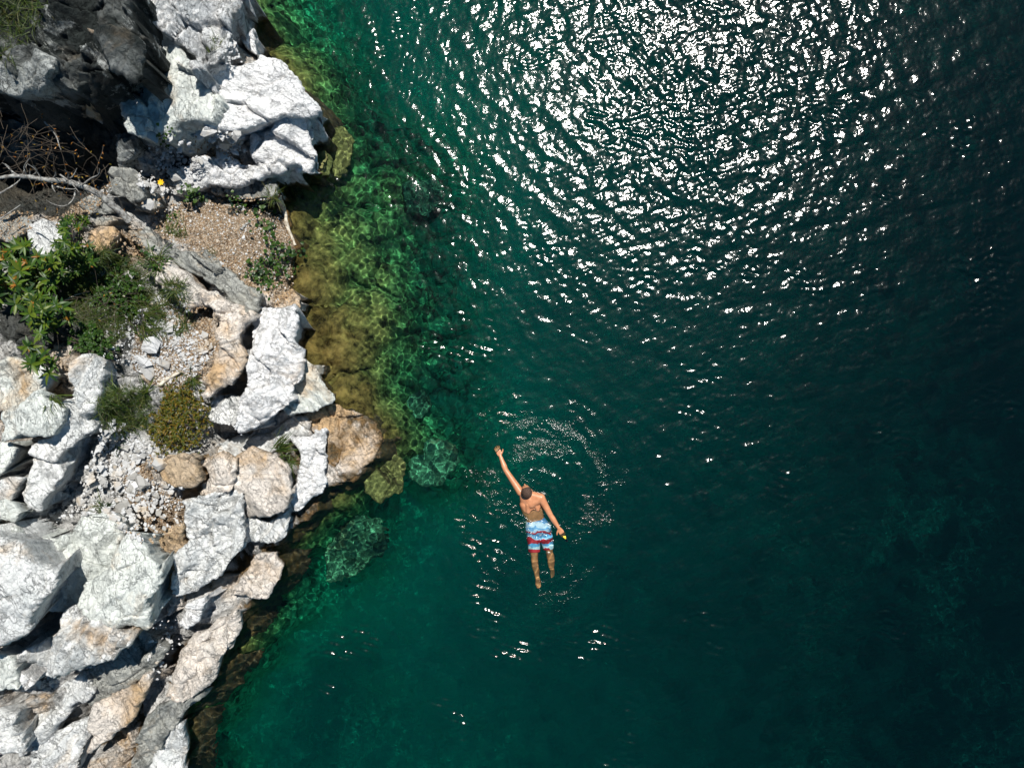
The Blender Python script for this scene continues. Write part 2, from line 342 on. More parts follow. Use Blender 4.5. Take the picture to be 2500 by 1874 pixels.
# ridge and the middle white blocks
B('ridge', 'long grey diagonal ridge below the dirt patch', R2((850, 125), (950, 160), (1150, 290), (1330, 330), (1500, 440), (1700, 600), (1725, 690), (1670, 720), (1530, 640), (1400, 555), (1240, 440), (1130, 350), (990, 260), (860, 180)), 1.3, -.06, .02, 'grey', 'strata', seed=112, st=-38, cat='ridge', wall=2.4)
B('rock', 'pinkish white rock shoulder along the lower side of the grey ridge', R2((975, 270), (1130, 365), (1240, 455), (1400, 575), (1530, 660), (1660, 740), (1600, 790), (1510, 790), (1480, 700), (1390, 650), (1290, 700), (1250, 580), (1100, 490), (1040, 400)), 1.2, -.05, .02, 'pink', seed=118, wall=2)
B('block', 'tall white block with dark spots standing over the golden shallows', R2((1735, 700), (1830, 690), (1920, 715), (1990, 720), (2008, 800), (2015, 950), (2012, 1150), (1960, 1330), (1850, 1420), (1700, 1510), (1650, 1530), (1630, 1430), (1640, 1320), (1700, 1180), (1680, 1040), (1725, 900), (1745, 780)), 1.15, -.07, -.03, 'bright', seed=124, cat='block', wall=5, amp=.8, st=70, gap=.85)
B('block', 'white fissured block left of the deep shaded cleft', R2((1520, 730), (1620, 750), (1690, 720), (1640, 800), (1625, 920), (1645, 1020), (1630, 1120), (1560, 1170), (1440, 1240), (1370, 1290), (1380, 1200), (1490, 1110), (1500, 950)), 1.42, -.05, -.08, 'pink', seed=130, cat='block', st=70)
B('rock', 'small cream rocks capping the top of the tall white block', R2((1730, 690), (1720, 610), (1800, 590), (1900, 610), (1960, 560), (2000, 640), (1985, 695), (1900, 705), (1820, 680)), .85, kind='pink', seed=133)
B('rock', 'grey-veined rock in the hollow left of the tall block', R2((1395, 1340), (1470, 1290), (1560, 1295), (1625, 1345), (1635, 1440), (1540, 1490), (1400, 1440), (1370, 1400)), 1.05, kind='white', seed=136)
B('rock', 'pale striped shard leaning out over the brown shelf', R2((2018, 1050), (2060, 1080), (2110, 1105), (2160, 1200), (2212, 1305), (2110, 1370), (1975, 1412), (1935, 1350), (1990, 1200)), .75, -.1, -.02, 'clean', 'strata', seed=139, st=-60, wall=7, bev=.05)
B('slab', 'blue shaded cracked slab below the tall white block', R3((1530, 650), (1700, 560), (1930, 420), (2000, 470), (2060, 460), (2080, 600), (1970, 610), (1850, 660), (1700, 700), (1590, 760), (1520, 720)), .42, -.02, -.05, 'white', 'smooth', seed=142, cat='slab')
B('shelf', 'low ochre stained shelf with cracks at the tip of the point', PX((756, 1006), (800, 992), (868, 1009), (912, 1040), (933, 1067), (924, 1103), (883, 1139), (845, 1168), (800, 1172), (786, 1130), (796, 1070), (770, 1050)), .2, -.03, 0, 'pink', seed=145, cat='shelf', wall=2, bev=.07, amp=.7)
B('block', 'smooth white rounded block beside the ochre shelf', R3((1990, 620), (2070, 610), (2190, 575), (2200, 700), (2190, 880), (2150, 990), (2050, 1060), (1970, 1060), (1960, 1000), (2040, 880), (2040, 780), (2020, 700)), .5, -.04, -.04, 'bright', seed=148, cat='block', amp=.6, st=60)
B('boulder', 'cone-like cream boulder with dark brown streaks', R3((1600, 730), (1700, 690), (1770, 705), (1860, 780), (1930, 850), (1970, 960), (1935, 1050), (1810, 1130), (1640, 1120), (1590, 1010), (1620, 880)), .95, .05, -.12, 'pink', 'smooth', seed=151, cat='boulder', wall=2.5, st=110, gap=.5)
B('rock', 'white wrinkled rock under the cone-like boulder', R3((1610, 1150), (1700, 1170), (1830, 1170), (1950, 1090), (1945, 1190), (1890, 1265), (1740, 1315), (1620, 1335), (1600, 1240)), .6, kind='white', style='strata', seed=154, st=60)
B('block', 'large flaky white block stepping down to the lower shore', R3((1270, 1020), (1400, 1000), (1570, 985), (1600, 1100), (1605, 1330), (1520, 1440), (1420, 1560), (1330, 1620), (1220, 1650), (1200, 1560), (1210, 1430), (1275, 1300), (1260, 1130)), 1.15, -.1, -.07, 'white', seed=157, cat='block', st=62, wall=3.5, gap=.85)
B('rock', 'cream rock with rounded knobs above the flaky block', R3((1370, 740), (1500, 710), (1585, 740), (1590, 900), (1570, 970), (1400, 990), (1340, 940), (1400, 860), (1410, 790)), 1.1, kind='pink', seed=160)
B('boulder', 'tan rounded boulder half buried under the yellowish bush', R3((1050, 810), (1150, 750), (1330, 735), (1350, 900), (1290, 935), (1180, 930), (1090, 900)), 1.45, -.05, -.1, 'tan', 'smooth', seed=163, cat='boulder')
B('rock', 'ochre crumbling rock rib between the big boulders and the flaky block', R4((1020, 150), (1130, 60), (1240, 20), (1255, 180), (1190, 310), (1130, 350), (1070, 290)), 1.2, -.1, -.1, 'tan', seed=166, st=62)
B('rock', 'square brown stone in the cleft below the ochre rib', R4((1130, 365), (1200, 355), (1205, 480), (1140, 492)), .95, kind='tan', seed=169)
B('rock', 'pale cream stone in the cleft below the square brown stone', R4((1140, 500), (1220, 492), (1215, 580), (1120, 640), (1100, 600)), .85, kind='pink', seed=172)
# left side
B('boulder', 'white boulder under the leafy sprigs near the left edge', R3((15, 460), (110, 410), (180, 350), (285, 310), (330, 360), (380, 400), (370, 450), (300, 560), (240, 548), (110, 625), (10, 620)), 2.25, -.02, -.04, 'clean', 'smooth', seed=175, cat='boulder', wall=8, st=45, gap=.85)
B('slab', 'long diagonal white slab leaning over the shaded gully wall', R3((400, 430), (500, 310), (560, 260), (585, 320), (530, 480), (495, 620), (400, 740), (250, 960), (190, 1110), (140, 1070), (110, 930), (150, 840), (250, 660), (350, 610)), 2.1, -.12, -.02, 'white', 'smooth', seed=178, cat='slab', wall=2.4, st=60, bev=.08, gap=.85)
B('rock', 'upright bluish rock at the head of the shaded gully', R2((500, 1080), (560, 1010), (640, 1050), (680, 1150), (670, 1300), (600, 1380), (560, 1350), (500, 1200)), 2.0, -.25, 0, 'white', 'strata', seed=181, st=75, wall=2.5)
B('slab', 'blue-green shaded slab under the leafy shrub at the left edge', R2((-120, 1140), (60, 1060), (200, 1080), (330, 1160), (250, 1260), (120, 1340), (-120, 1400)), 1.95, .05, -.15, 'clean', 'smooth', seed=184, cat='slab')
B('rock', 'grey rock on the left edge below the white boulder', R3((-100, 640), (60, 640), (100, 680), (80, 800), (50, 850), (-100, 860)), 2.05, kind='clean', style='smooth', seed=187)
B('rock', 'angular white rock on the left edge above the rounded one', R3((-100, 880), (40, 870), (130, 890), (100, 940), (60, 1000), (-100, 1000)), 2.15, kind='white', style='smooth', seed=190)
B('boulder', 'rounded white boulder on the left edge over the gully mouth', R3((-100, 1030), (20, 1030), (80, 1060), (130, 1110), (110, 1180), (-100, 1190)), 2.2, kind='clean', style='smooth', seed=193, cat='boulder', wall=7)
B('rock', 'pale wedge of rock just under the rounded left-edge boulder', R3((-100, 1200), (110, 1190), (180, 1260), (225, 1350), (110, 1310), (-100, 1240)), 2.05, -.05, -.05, 'clean', 'smooth', seed=196, wall=7)
B('boulder', 'high furrowed white boulder at the lower left edge', R4((-200, 60), (0, 100), (110, 160), (230, 250), (330, 315), (300, 450), (240, 600), (200, 720), (150, 770), (60, 800), (-200, 900)), 2.65, .02, -.02, 'white', 'smooth', seed=199, cat='boulder', wall=7, st=60, gap=.85)
B('boulder', 'flat broad pale boulder under the rubble slope', R4((330, 90), (440, 90), (530, 20), (600, -20), (740, -40), (830, 90), (790, 160), (690, 345), (600, 420), (560, 560), (470, 500), (360, 560), (250, 590), (240, 400), (235, 180)), 1.65, .04, -.05, 'clean', 'smooth', seed=202, cat='boulder', wall=5, st=55, gap=.5)
B('boulder', 'big angular white boulder with a grey smudge in the lower left', R4((695, 355), (800, 180), (870, 110), (950, 170), (1060, 290), (1040, 420), (1000, 600), (955, 705), (850, 680), (700, 620), (565, 575), (610, 440)), 1.95, -.03, -.03, 'clean', 'smooth', seed=205, cat='boulder', wall=6, st=50, gap=.85)
B('ledge', 'deeply ribbed white ledge below the two big boulders', R4((470, 625), (560, 595), (720, 650), (870, 745), (730, 880), (570, 960), (480, 1000), (300, 1065), (160, 980), (50, 915), (200, 890), (370, 830), (420, 700)), 1.9, .05, -.06, 'white', 'strata', seed=208, cat='ledge', st=75, wall=5, amp=1.2, gap=.85)
B('rock', 'white rock cut by the left edge low down', R4((-150, 900), (30, 930), (60, 1010), (60, 1130), (-150, 1200)), 2.0, kind='clean', style='smooth', seed=211, wall=6)
B('rock', 'thin white splinter of rock lying across the blue shade', R4((80, 970), (120, 960), (225, 1075), (190, 1110), (110, 1050)), 1.7, kind='bright', style='smooth', seed=214, wall=8)
B('rock', 'lit slab with an ochre tip in the lower left gully', R4((640, 1260), (760, 1160), (860, 1120), (980, 1060), (930, 1200), (820, 1380), (700, 1470), (580, 1520), (600, 1380)), .95, .05, .02, 'pink', 'smooth', seed=217, wall=4, st=60, gap=.85)
B('rock', 'pale pointed slab near the bottom edge by the gully', R4((220, 1590), (300, 1490), (430, 1400), (560, 1350), (585, 1410), (520, 1560), (450, 1700), (180, 1760)), .95, 0, .02, 'white', 'strata', seed=220, wall=4, st=58, gap=.5)
B('rock', 'bright broken rock at the left edge near the bottom', R4((-150, 1340), (60, 1290), (130, 1440), (100, 1560), (-150, 1590)), 1.5, kind='white', seed=223)
B('rock', 'shaded dark blue slab between the ribbed ledge and the bottom edge', R4((60, 1330), (260, 1240), (480, 1100), (560, 1180), (420, 1340), (250, 1500), (140, 1560)), .95, .05, -.2, 'white', 'smooth', seed=226, st=60)
B('slab', 'shaded slope of cracked rock above the lit ochre-tipped slab', R4((570, 1080), (800, 860), (990, 780), (1070, 860), (1010, 1010), (780, 1120), (640, 1230)), .9, -.05, -.3, 'grey', 'smooth', seed=229, cat='slab', st=55)
B('rock', 'ochre and white rock with lichen on the lower shore', R4((1230, 880), (1330, 800), (1490, 700), (1480, 820), (1420, 960), (1350, 1110), (1265, 1200), (1110, 1130), (1150, 1010)), .7, -.03, -.03, 'pink', seed=232, st=60, wall=3, gap=.85)
B('rock', 'white cracked rock along the water just below the middle of the lower shore', R4((1500, 690), (1600, 600), (1600, 740), (1545, 870), (1455, 870), (1440, 820)), .45, kind='pink', seed=235, st=60)
B('rock', 'cracked white rock with an ochre rim jutting into dark green water', R4((1600, 480), (1650, 360), (1700, 240), (1830, 222), (1875, 310), (1850, 400), (1780, 490), (1680, 505)), .42, kind='pink', seed=238, st=70)
B('rock', 'narrow lit rock fin in the blue shade of the flaky block', R4((1190, 690), (1300, 550), (1380, 508), (1395, 540), (1330, 650), (1250, 705)), 1.0, kind='bright', style='smooth', seed=241, wall=6)
B('ledge', 'speckled grey ledge running down to the bottom shore', R4((1000, 1300), (1160, 1240), (1340, 1215), (1230, 1320), (1080, 1480), (960, 1640), (840, 1700), (880, 1560), (970, 1430)), .55, 0, -.03, 'grey', seed=244, cat='ledge', st=50)
B('rock', 'blue-white shore rock cut by the bottom edge', R4((1080, 1420), (1190, 1395), (1205, 1470), (1190, 1720), (980, 1760), (1050, 1560)), .42, kind='white', style='smooth', seed=247, st=65)
def plane_z(P, z, gx, gy):
    c = (P.min(0) + P.max(0)) / 2
    return z + gx * (P[:, 0] - c[0]) / 100 + gy * (P[:, 1] - c[1]) / 100
for a, k in BL:                                       # the ground rises with the rocks bedded in it
    P = np.array(a[2], float); P = P[(P[:, 0] > -350) & (P[:, 1] > -350)] if len(P) > 4 else P
    zz = plane_z(np.array(a[2], float), a[3], a[4] if len(a) > 4 else k.get('gx', 0), a[5] if len(a) > 5 else k.get('gy', 0))
    c = P.mean(0); gap = k.get('gap', .3); zc = zz.mean()
    G.append((c[0], c[1], max(.1, zc - gap)))
    for (u, v), q in zip(np.array(a[2], float), zz):
        if u > -350 and v > -350: G.append((c[0] + .68 * (u - c[0]), c[1] + .68 * (v - c[1]), max(.08, .68 * q + .32 * zc - gap)))
gbase = RBF(G)
DIRT = [R1((1060, 1400), (1180, 1330), (1400, 1330), (1560, 1330), (1880, 1340), (1940, 1500), (1990, 1650), (1980, 2000), (1900, 2080), (1740, 1950), (1500, 1780), (1300, 1680), (1150, 1640), (1020, 1500)),
        R2((780, 200), (860, 170), (960, 240), (1000, 330), (860, 360), (790, 330)),
        R1((370, 1480), (520, 1370), (700, 1240), (760, 1240), (720, 1330), (600, 1480), (400, 1560)),
        R1((1330, 900), (1400, 900), (1440, 1000), (1560, 1010), (1600, 1100), (1330, 1040), (1300, 950)),
        R2((1000, 860), (1450, 760), (1490, 1000), (1380, 1200), (1200, 1260), (1000, 1180)),
        R3((900, 760), (1080, 700), (1060, 900), (1250, 1050), (1240, 1250), (1000, 1300), (880, 1240), (900, 900)),
        R2((1180, 520), (1290, 700), (1400, 680), (1480, 760), (1240, 850), (1050, 700)),
        R1((0, 1430), (220, 1430), (220, 1560), (0, 1640))]
_ST = math.radians(55)
def strata(X, Y, s, st=_ST):                          # ridges running along direction st
    u = (-np.sin(st) * X + np.cos(st) * Y); v = (np.cos(st) * X + np.sin(st) * Y)
    wv = fbm(X * 1.3, Y * 1.3, s + 5, 3) * .16
    return ridged((u + wv) / .22, v / 1.1, s, 4)

SHADE_P = [R1((-900, 420), (560, 250), (830, 480), (880, 800), (820, 1000), (760, 1150), (560, 1380), (330, 1480), (-900, 1480)),  # outlines where gully, cleft and undergrowth shade is painted into the ground colour
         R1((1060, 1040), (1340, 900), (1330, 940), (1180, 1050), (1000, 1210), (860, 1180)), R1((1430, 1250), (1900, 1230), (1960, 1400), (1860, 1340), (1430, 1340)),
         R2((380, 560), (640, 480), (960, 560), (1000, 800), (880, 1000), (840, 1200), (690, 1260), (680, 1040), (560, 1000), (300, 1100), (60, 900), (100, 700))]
def ground(X, Y):
    Z = gbase(X, Y)
    wx = X + .09 * fbm(X * 3, Y * 3, 11, 3); wy = Y + .09 * fbm(X * 3, Y * 3, 23, 3)
    f1, f2, pl = worley(wx / .62, wy / .62, 31); g1, g2, pm = worley(wx / .19, wy / .19, 57)
    h1, h2, pn = worley(wx / .075, wy / .075, 77)
    sd = sdpoly(X, Y, SHW)
    k = smooth(-.1, .5, sd) * .75 + .25
    dm = np.zeros_like(X)
    for P in DIRT:
        dm = np.maximum(dm, smooth(-.10, .12, sdpoly(X, Y, [W(a, b, .9) for a, b in P]) + .06 * fbm(X * 5, Y * 5, 91, 3)))
    q = 1 - .75 * dm
    Z = Z + k * q * (.24 * pl + .10 * pm) + q * .05 * pn - .07 * k * q * smooth(.14, 0, f2 - f1) - .03 * q * smooth(.16, 0, g2 - g1)
    Z = Z + .085 * k * q * tinf(X / .36, Y / .36, 41, 4, .5, _ST) + .010 * fbm(X * 9, Y * 9, 3, 4) * (1 + dm * .3)
    ex = sdpoly(X + .07 * fbm(X * 4, Y * 4, 61, 4), Y + .07 * fbm(X * 4, Y * 4, 71, 4), SHW)
    Z = np.where(ex > 0, np.maximum(Z, -.02 + .6 * np.minimum(ex, .12)), np.minimum(Z, .03) + ex * 5)
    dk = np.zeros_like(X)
    for P in SHADE_P: dk = np.maximum(dk, smooth(-.15, .15, sdpoly(X, Y, [W(a, b, 1.2) for a, b in P]) + .12 * fbm(X * 3, Y * 3, 95, 4)))
    return Z, dm, dk

xs = axis(-8.4, -1.7, .022, -26, -1.2); ys = axis(-6.6, 6.6, .022, -24, 24)
X, Y = np.meshgrid(xs, ys); Zg, DM, SHADE_M = ground(X, Y)
keep = Zg > -1.3
cliff = link('rocky_shore', grid_mesh('rocky_shore', xs, ys, Zg, keep, {'dirt': DM, 'dark': SHADE_M}), MROCK['cliff'])
tag(cliff, kind='structure'); cliff.cycles.is_caustics_receiver = True
# coarse map of the top surface, for setting stones and plants down on it
HX = np.arange(-8.4, -1.6, .03); HY = np.arange(-6.6, 6.6, .03)
HMX, HMY = np.meshgrid(HX, HY); HM, _d, _e = ground(HMX, HMY); HB = HM.copy()
def top(x, y, M=None):
    M = HM if M is None else M
    i = int(round((x + 8.4) / .03)); j = int(round((y + 6.6) / .03))
    if 0 <= i < len(HX) and 0 <= j < len(HY): return float(M[j, i])
    return 0.8
def drop(px, py, M=None):                             # photo pixel -> point on the surface it shows
    M = HM if M is None else M
    z = 4.2
    while z > 0:
        x, y = W(px, py, z)
        if top(x, y, M) >= z: return Vector((x, y, top(x, y, M)))
        z -= .02
    x, y = W(px, py, 0); return Vector((x, y, 0))

# ------------------------------------------------------------------ the rocks, one object each
def rock(name, label, poly, z, gx=0., gy=0., kind='white', style='fract', seed=1, low=None, cat='rock', bev=.10, wall=4.5, st=55, amp=1., jag=1., group=None, uc=.3, gap=.2, grow=.05):
    """poly in photo pixels at the height of its top; z at its middle; gx, gy = metres of rise per 100 px right / down."""
    P = np.array(poly, float); c = (P.min(0) + P.max(0)) / 2
    zv = z + gx * (P[:, 0] - c[0]) / 100 + gy * (P[:, 1] - c[1]) / 100
    PW = np.array([W(a, b, q) for (a, b), q in zip(P, zv)]); cw = PW.mean(0)
    A = np.c_[PW - cw, np.ones(len(PW))]; co = np.linalg.lstsq(A, zv, rcond=None)[0]
    mg = .6; stp = .0135 if max(np.ptp(PW, axis=0)) > .5 else .010
    ax = np.arange(PW[:, 0].min() - mg, PW[:, 0].max() + mg, stp); ay = np.arange(PW[:, 1].min() - mg, PW[:, 1].max() + mg, stp)
    X, Y = np.meshgrid(ax, ay)
    size = min(1.5, float(np.sqrt(np.ptp(PW[:, 0]) * np.ptp(PW[:, 1]))))
    j = jag * (.5 + .5 * size)
    sd = sdpoly(X + j * (.085 * tinf(X * 2.8, Y * 2.8, seed, 4) + .01 * gn(X * 19, Y * 19, seed + 3)),
                Y + j * (.085 * tinf(X * 2.8, Y * 2.8, seed + 9, 4) + .01 * gn(X * 19, Y * 19, seed + 7)), PW)
    sd = sd + grow * min(1, size)
    T = co[0] * (X - cw[0]) + co[1] * (Y - cw[1]) + co[2]
    s = math.radians(st); a = amp * (.45 + .55 * size / 1.2)
    if style == 'fract':
        wx = X + .1 * fbm(X * 2.5, Y * 2.5, seed + 20, 3); wy = Y + .1 * fbm(X * 2.5, Y * 2.5, seed + 30, 3)
        f1, f2, pl = worley(wx / .5, wy / .5, seed); g1, g2, pm = worley(wx / .17, wy / .17, seed + 5)
        T = T + a * (.15 * pl + .04 * pm) - a * .05 * smooth(.10, 0, f2 - f1) - a * .02 * smooth(.12, 0, g2 - g1)
        T = T + a * (.17 * tinf(X / .42, Y / .42, seed + 40, 4, .48, s) + .008 * fbm(X * 14, Y * 14, seed + 50, 4, .6))
    elif style == 'strata':
        u = (-math.sin(s) * X + math.cos(s) * Y) + .10 * fbm(X * 1.4, Y * 1.4, seed + 6, 3)
        q = u / .15 + .8 * gn(X * 1.1, Y * 1.1, seed); fl = np.floor(q); fr = q - fl
        T = T + a * (.09 * (hsh(fl, fl * 0, seed) - .5) + .10 * (fr - .5)) + a * (.09 * tinf(X / .3, Y / .3, seed + 41, 4, .5, s, 3.) + .008 * fbm(X * 14, Y * 14, seed + 2, 4))
        f1, f2, pl = worley(X / .6, Y / .6, seed); T = T + a * .14 * pl
    else:                                             # smooth, weather-worn
        T = T + a * (.17 * tinf(X / .62, Y / .62, seed, 5, .45, s, 1.5) + .006 * fbm(X * 12, Y * 12, seed + 2, 4, .6))
        f1, f2, pl = worley((X + .1 * gn(X * 2, Y * 2, seed)) / .8, (Y + .1 * gn(X * 2, Y * 2, seed + 1)) / .8, seed); T = T + a * .13 * pl - .03 * a * smooth(.05, 0, f2 - f1)
    r = bev * .42 * (.6 + .8 * size / 1.2); e = np.clip(sd / r, 0, 1)
    r2 = r * 2.6; e2 = np.clip(sd / r2, 0, 1)
    T = T - r * .8 * (1 - e) ** 2 - r * .4 * (1 - e2) ** 2
    lo = ground_low(X, Y) if low is None else np.full(X.shape, low)
    wall = wall * 1.9
    out = np.maximum(-sd, 0)
    hh = wall * out; q = hh / .26 + .9 * gn(X * 2.2, Y * 2.2, seed + 60); q0 = .9 * gn(X * 2.2, Y * 2.2, seed + 60)
    st_ = lambda v: np.floor(v) + smooth(.1, .55, v - np.floor(v))
    hh = .5 * hh + .5 * .26 * (st_(q) - st_(q0))
    Z = T - hh + (out > 0) * .03 * gn(X * 11, Y * 11, seed + 70)
    keep = Z > lo - .05
    Z = np.maximum(Z, lo - .35)
    # only the connected region round the outline
    keep &= (sd > -(np.maximum(T - lo, .1) / wall * 1.9 + .05))
    if not keep.any(): return None
    sj, si = np.unravel_index(np.argmax(np.where(keep, sd, -9)), sd.shape); rg = np.zeros_like(keep); rg[sj, si] = True
    while True:
        g2 = rg.copy(); g2[1:] |= rg[:-1]; g2[:-1] |= rg[1:]; g2[:, 1:] |= rg[:, :-1]; g2[:, :-1] |= rg[:, 1:]; g2 &= keep
        if (g2 == rg).all(): break
        rg = g2
    keep = rg
    o = (float(cw[0]), float(cw[1]), float(max(lo[keep].min(), -.6)))
    s0 = sdpoly(X, Y, PW); gy_, gx_ = np.gradient(s0, stp)
    s0 = s0 + grow * min(1, size)
    sh = np.where(out > 0, np.minimum(out * .75 + uc * np.clip(np.minimum(hh, T - lo + .15), 0, .9), out + .75 * s0.max()), 0)      # sides drop sheer or lean in under the edge
    ob = link(name, warp_grid(None, X + gx_ * sh, Y + gy_ * sh, Z, keep, name, o), MROCK[kind]); ob.location = o
    tag(ob, label, cat, group); ob.cycles.is_caustics_receiver = True
    # enter it in the height map
    i0 = np.searchsorted(HX, ax[0]); i1 = np.searchsorted(HX, ax[-1]); j0 = np.searchsorted(HY, ay[0]); j1 = np.searchsorted(HY, ay[-1])
    if i1 > i0 and j1 > j0:
        ii = np.clip(np.round((HX[i0:i1] - ax[0]) / stp).astype(int), 0, len(ax) - 1); jj = np.clip(np.round((HY[j0:j1] - ay[0]) / stp).astype(int), 0, len(ay) - 1)
        sub = np.where(keep, Z, -9)[np.ix_(jj, ii)]
        HM[j0:j1, i0:i1] = np.maximum(HM[j0:j1, i0:i1], sub)
    return ob

def ground_low(X, Y):
    i = np.clip(np.round((X + 8.4) / .03).astype(int), 0, len(HX) - 1); j = np.clip(np.round((Y + 6.6) / .03).astype(int), 0, len(HY) - 1)
    return HB[j, i] - .12

for a, k in BL: rock(*a, **k)

MROCK['sunken'] = rock_mat('algae_water_tint_boulder', (.08, .32, .19), (.035, .17, .10), lichen=.85, stain=0, vein=.5, dark=(.02, .12, .08))  # green light through the water painted into the base colour, with algae mottling
MROCK['sunken_gold'] = rock_mat('gold_algae_boulder', (.27, .26, .10), (.13, .14, .05), lichen=.8, stain=.2, vein=.5, dark=(.06, .05, .02))
for a_, k_ in (
    (('submerged_boulder', 'round pale turquoise boulder under water left of the swimmer', PX((1010, 1090), (1060, 1070), (1110, 1080), (1122, 1120), (1100, 1160), (1050, 1175), (1005, 1150)), -1.35), dict(kind='sunken', style='smooth', seed=301, low=-3.6, cat='boulder')),
    (('submerged_boulder', 'largest turquoise sunken boulder below the cracked shelf', PX((880, 1250), (930, 1262), (960, 1300), (935, 1345), (880, 1385), (820, 1390), (810, 1340), (850, 1300)), -1.5), dict(kind='sunken', seed=304, low=-3.4, cat='boulder')),
    (('submerged_boulder', 'round mossy boulder under the surface off the uppermost white block', PX((800, 335), (840, 330), (868, 360), (865, 410), (830, 435), (800, 430), (793, 380)), -.7), dict(kind='sunken_gold', style='smooth', seed=307, low=-1.8, cat='boulder')),
    (('submerged_boulder', 'ochre boulder awash against the tip of the uppermost white block', PX((762, 385), (790, 372), (806, 400), (800, 430), (775, 432), (762, 412)), -.03), dict(kind='sunken_gold', style='smooth', seed=310, low=-1.2, cat='boulder')),
    (('submerged_boulder', 'yellow-green boulder under water just off the ochre shelf', PX((930, 1140), (960, 1110), (985, 1130), (975, 1190), (940, 1215), (905, 1190), (900, 1160)), -.6), dict(kind='sunken_gold', seed=316, low=-2.2, cat='boulder')),
    (('submerged_boulder', 'smaller green boulder deep between the point and the open water', PX((1000, 960), (1040, 950), (1060, 990), (1030, 1020), (990, 1000)), -1.25), dict(kind='sunken', seed=319, low=-3., cat='boulder')),
    (('submerged_boulder', 'pale green sunken boulder off the dirt terrace, furthest from shore', PX((1000, 470), (1060, 450), (1085, 500), (1050, 540), (1000, 530)), -1.2), dict(kind='sunken', seed=322, low=-3.2, cat='boulder'))):
    rock(*a_, **k_)

# ------------------------------------------------------------------ the lake bed
D = [(600, 60, -.6), (640, 150, -.8), (700, 50, -1.4), (800, 0, -2.6), (760, 140, -1.3), (830, 230, -1.2), (800, 300, -1.1), (850, 390, -1.1), (790, 420, -.8),
     (930, 130, -3.2), (950, 300, -3.0), (900, 420, -1.6), (740, 500, -.6), (800, 500, -.8), (760, 600, -.5), (850, 560, -1.0), (980, 480, -1.3), (1040, 470, -1.5),
     (1000, 580, -1.6), (1100, 560, -2.5), (780, 700, -.35), (850, 700, -.7), (920, 700, -.95), (1000, 700, -1.5), (1100, 700, -2.4), (800, 820, -.3), (880, 820, -.5),
     (940, 820, -.9), (1020, 850, -1.4), (1100, 900, -2.2), (830, 920, -.2), (900, 950, -.3), (935, 1000, -.5), (980, 930, -1.5), (1050, 980, -2.0), (1060, 1100, -1.6),
     (1110, 1140, -1.9), (1180, 1050, -2.8), (1180, 1200, -3.4), (960, 1080, -1.0), (930, 1150, -1.1), (860, 1230, -1.0), (1000, 1180, -3.1), (900, 1290, -2.8), (850, 1350, -2.1), (900, 1330, -2.2), (940, 1400, -3.2),
     (760, 1300, -.8), (720, 1345, -1.0), (800, 1340, -2.8), (730, 1420, -1.6), (700, 1450, -1.5), (760, 1500, -3.2), (650, 1500, -1.0), (630, 1570, -.8), (600, 1600, -.9), (700, 1600, -3.3), (600, 1720, -3.4),
     (520, 1740, -2.0), (480, 1850, -2.4), (700, 1800, -3.8), (1000, 1600, -3.9), (1300, 1200, -4.0), (1300, 800, -4.0), (1300, 300, -4.0), (1100, 100, -3.8), (1700, 900, -4.6), (2500, 0, -5.2), (2500, 1874, -5.4), (2000, 1000, -5),
     (1500, 1800, -4.6), (3500, 900, -6), (1250, -500, -4.4), (1250, 2500, -4.6), (600, -300, -.6), (750, -350, -2.), (450, 2300, -2.5)]
for i in range(0, len(SHORE) - 2):
    (a, b), (c, d) = SHORE[i], SHORE[i + 1]
    n = max(1, int(math.hypot(c - a, d - b) / 60))
    for k in range(n): D.append((a + (c - a) * k / n, b + (d - b) * k / n, -.15 if 430 < b < 1110 else -.5))
for p in ((300, 0), (400, 500), (500, 900), (400, 1300), (200, 1700), (-200, 900), (-900, 0), (-900, 1800), (100, 2300)): D.append((*p, -.9))
bedf = RBF([(a, b, z) for a, b, z in D])
def lakebed(X, Y):
    Z = bedf(X, Y)
    wx = X + .12 * fbm(X * 2.2, Y * 2.2, 211, 3); wy = Y + .12 * fbm(X * 2.2, Y * 2.2, 223, 3)
    f1, f2, pl = worley(wx / .75, wy / .75, 231); g1, g2, pm = worley(wx / .26, wy / .26, 257); k1, k2, pk = worley(wx / .11, wy / .11, 277)
    dome = lambda f: np.sqrt(np.clip(1 - (f / .75) ** 2, 0, 1)) - .5
    Z0 = Z; ks = .12 + .88 * smooth(-3.2, -2.2, Z)
    Z = Z + .26 * dome(f1) * 1.1 + .20 * pl + .11 * dome(g1) + .04 * pm + .035 * dome(k1) + .03 * fbm(X * 6, Y * 6, 7, 4) - .06 * smooth(.1, 0, f2 - f1)
    Z = Z0 + (Z - Z0) * ks
    return np.minimum(Z, -.05)
bx = axis(-6.0, 1.0, .028, -40, 90); by = axis(-7.4, 7.4, .028, -80, 80)
X, Y = np.meshgrid(bx, by)
ZB = lakebed(X, Y)
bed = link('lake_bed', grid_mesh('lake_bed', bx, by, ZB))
tag(bed, kind='structure'); bed.cycles.is_caustics_receiver = True
b = NB('depth_tinted_algae_bed'); pos = b.n('ShaderNodeNewGeometry').outputs['Position']
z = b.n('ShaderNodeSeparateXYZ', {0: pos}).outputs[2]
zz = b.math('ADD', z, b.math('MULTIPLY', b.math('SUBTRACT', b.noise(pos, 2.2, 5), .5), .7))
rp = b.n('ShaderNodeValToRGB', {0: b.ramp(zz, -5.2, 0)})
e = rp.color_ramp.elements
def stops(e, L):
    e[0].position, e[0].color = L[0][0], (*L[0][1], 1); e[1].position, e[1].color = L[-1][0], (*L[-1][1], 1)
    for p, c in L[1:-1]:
        q = e.new(p); q.color = (*c, 1)
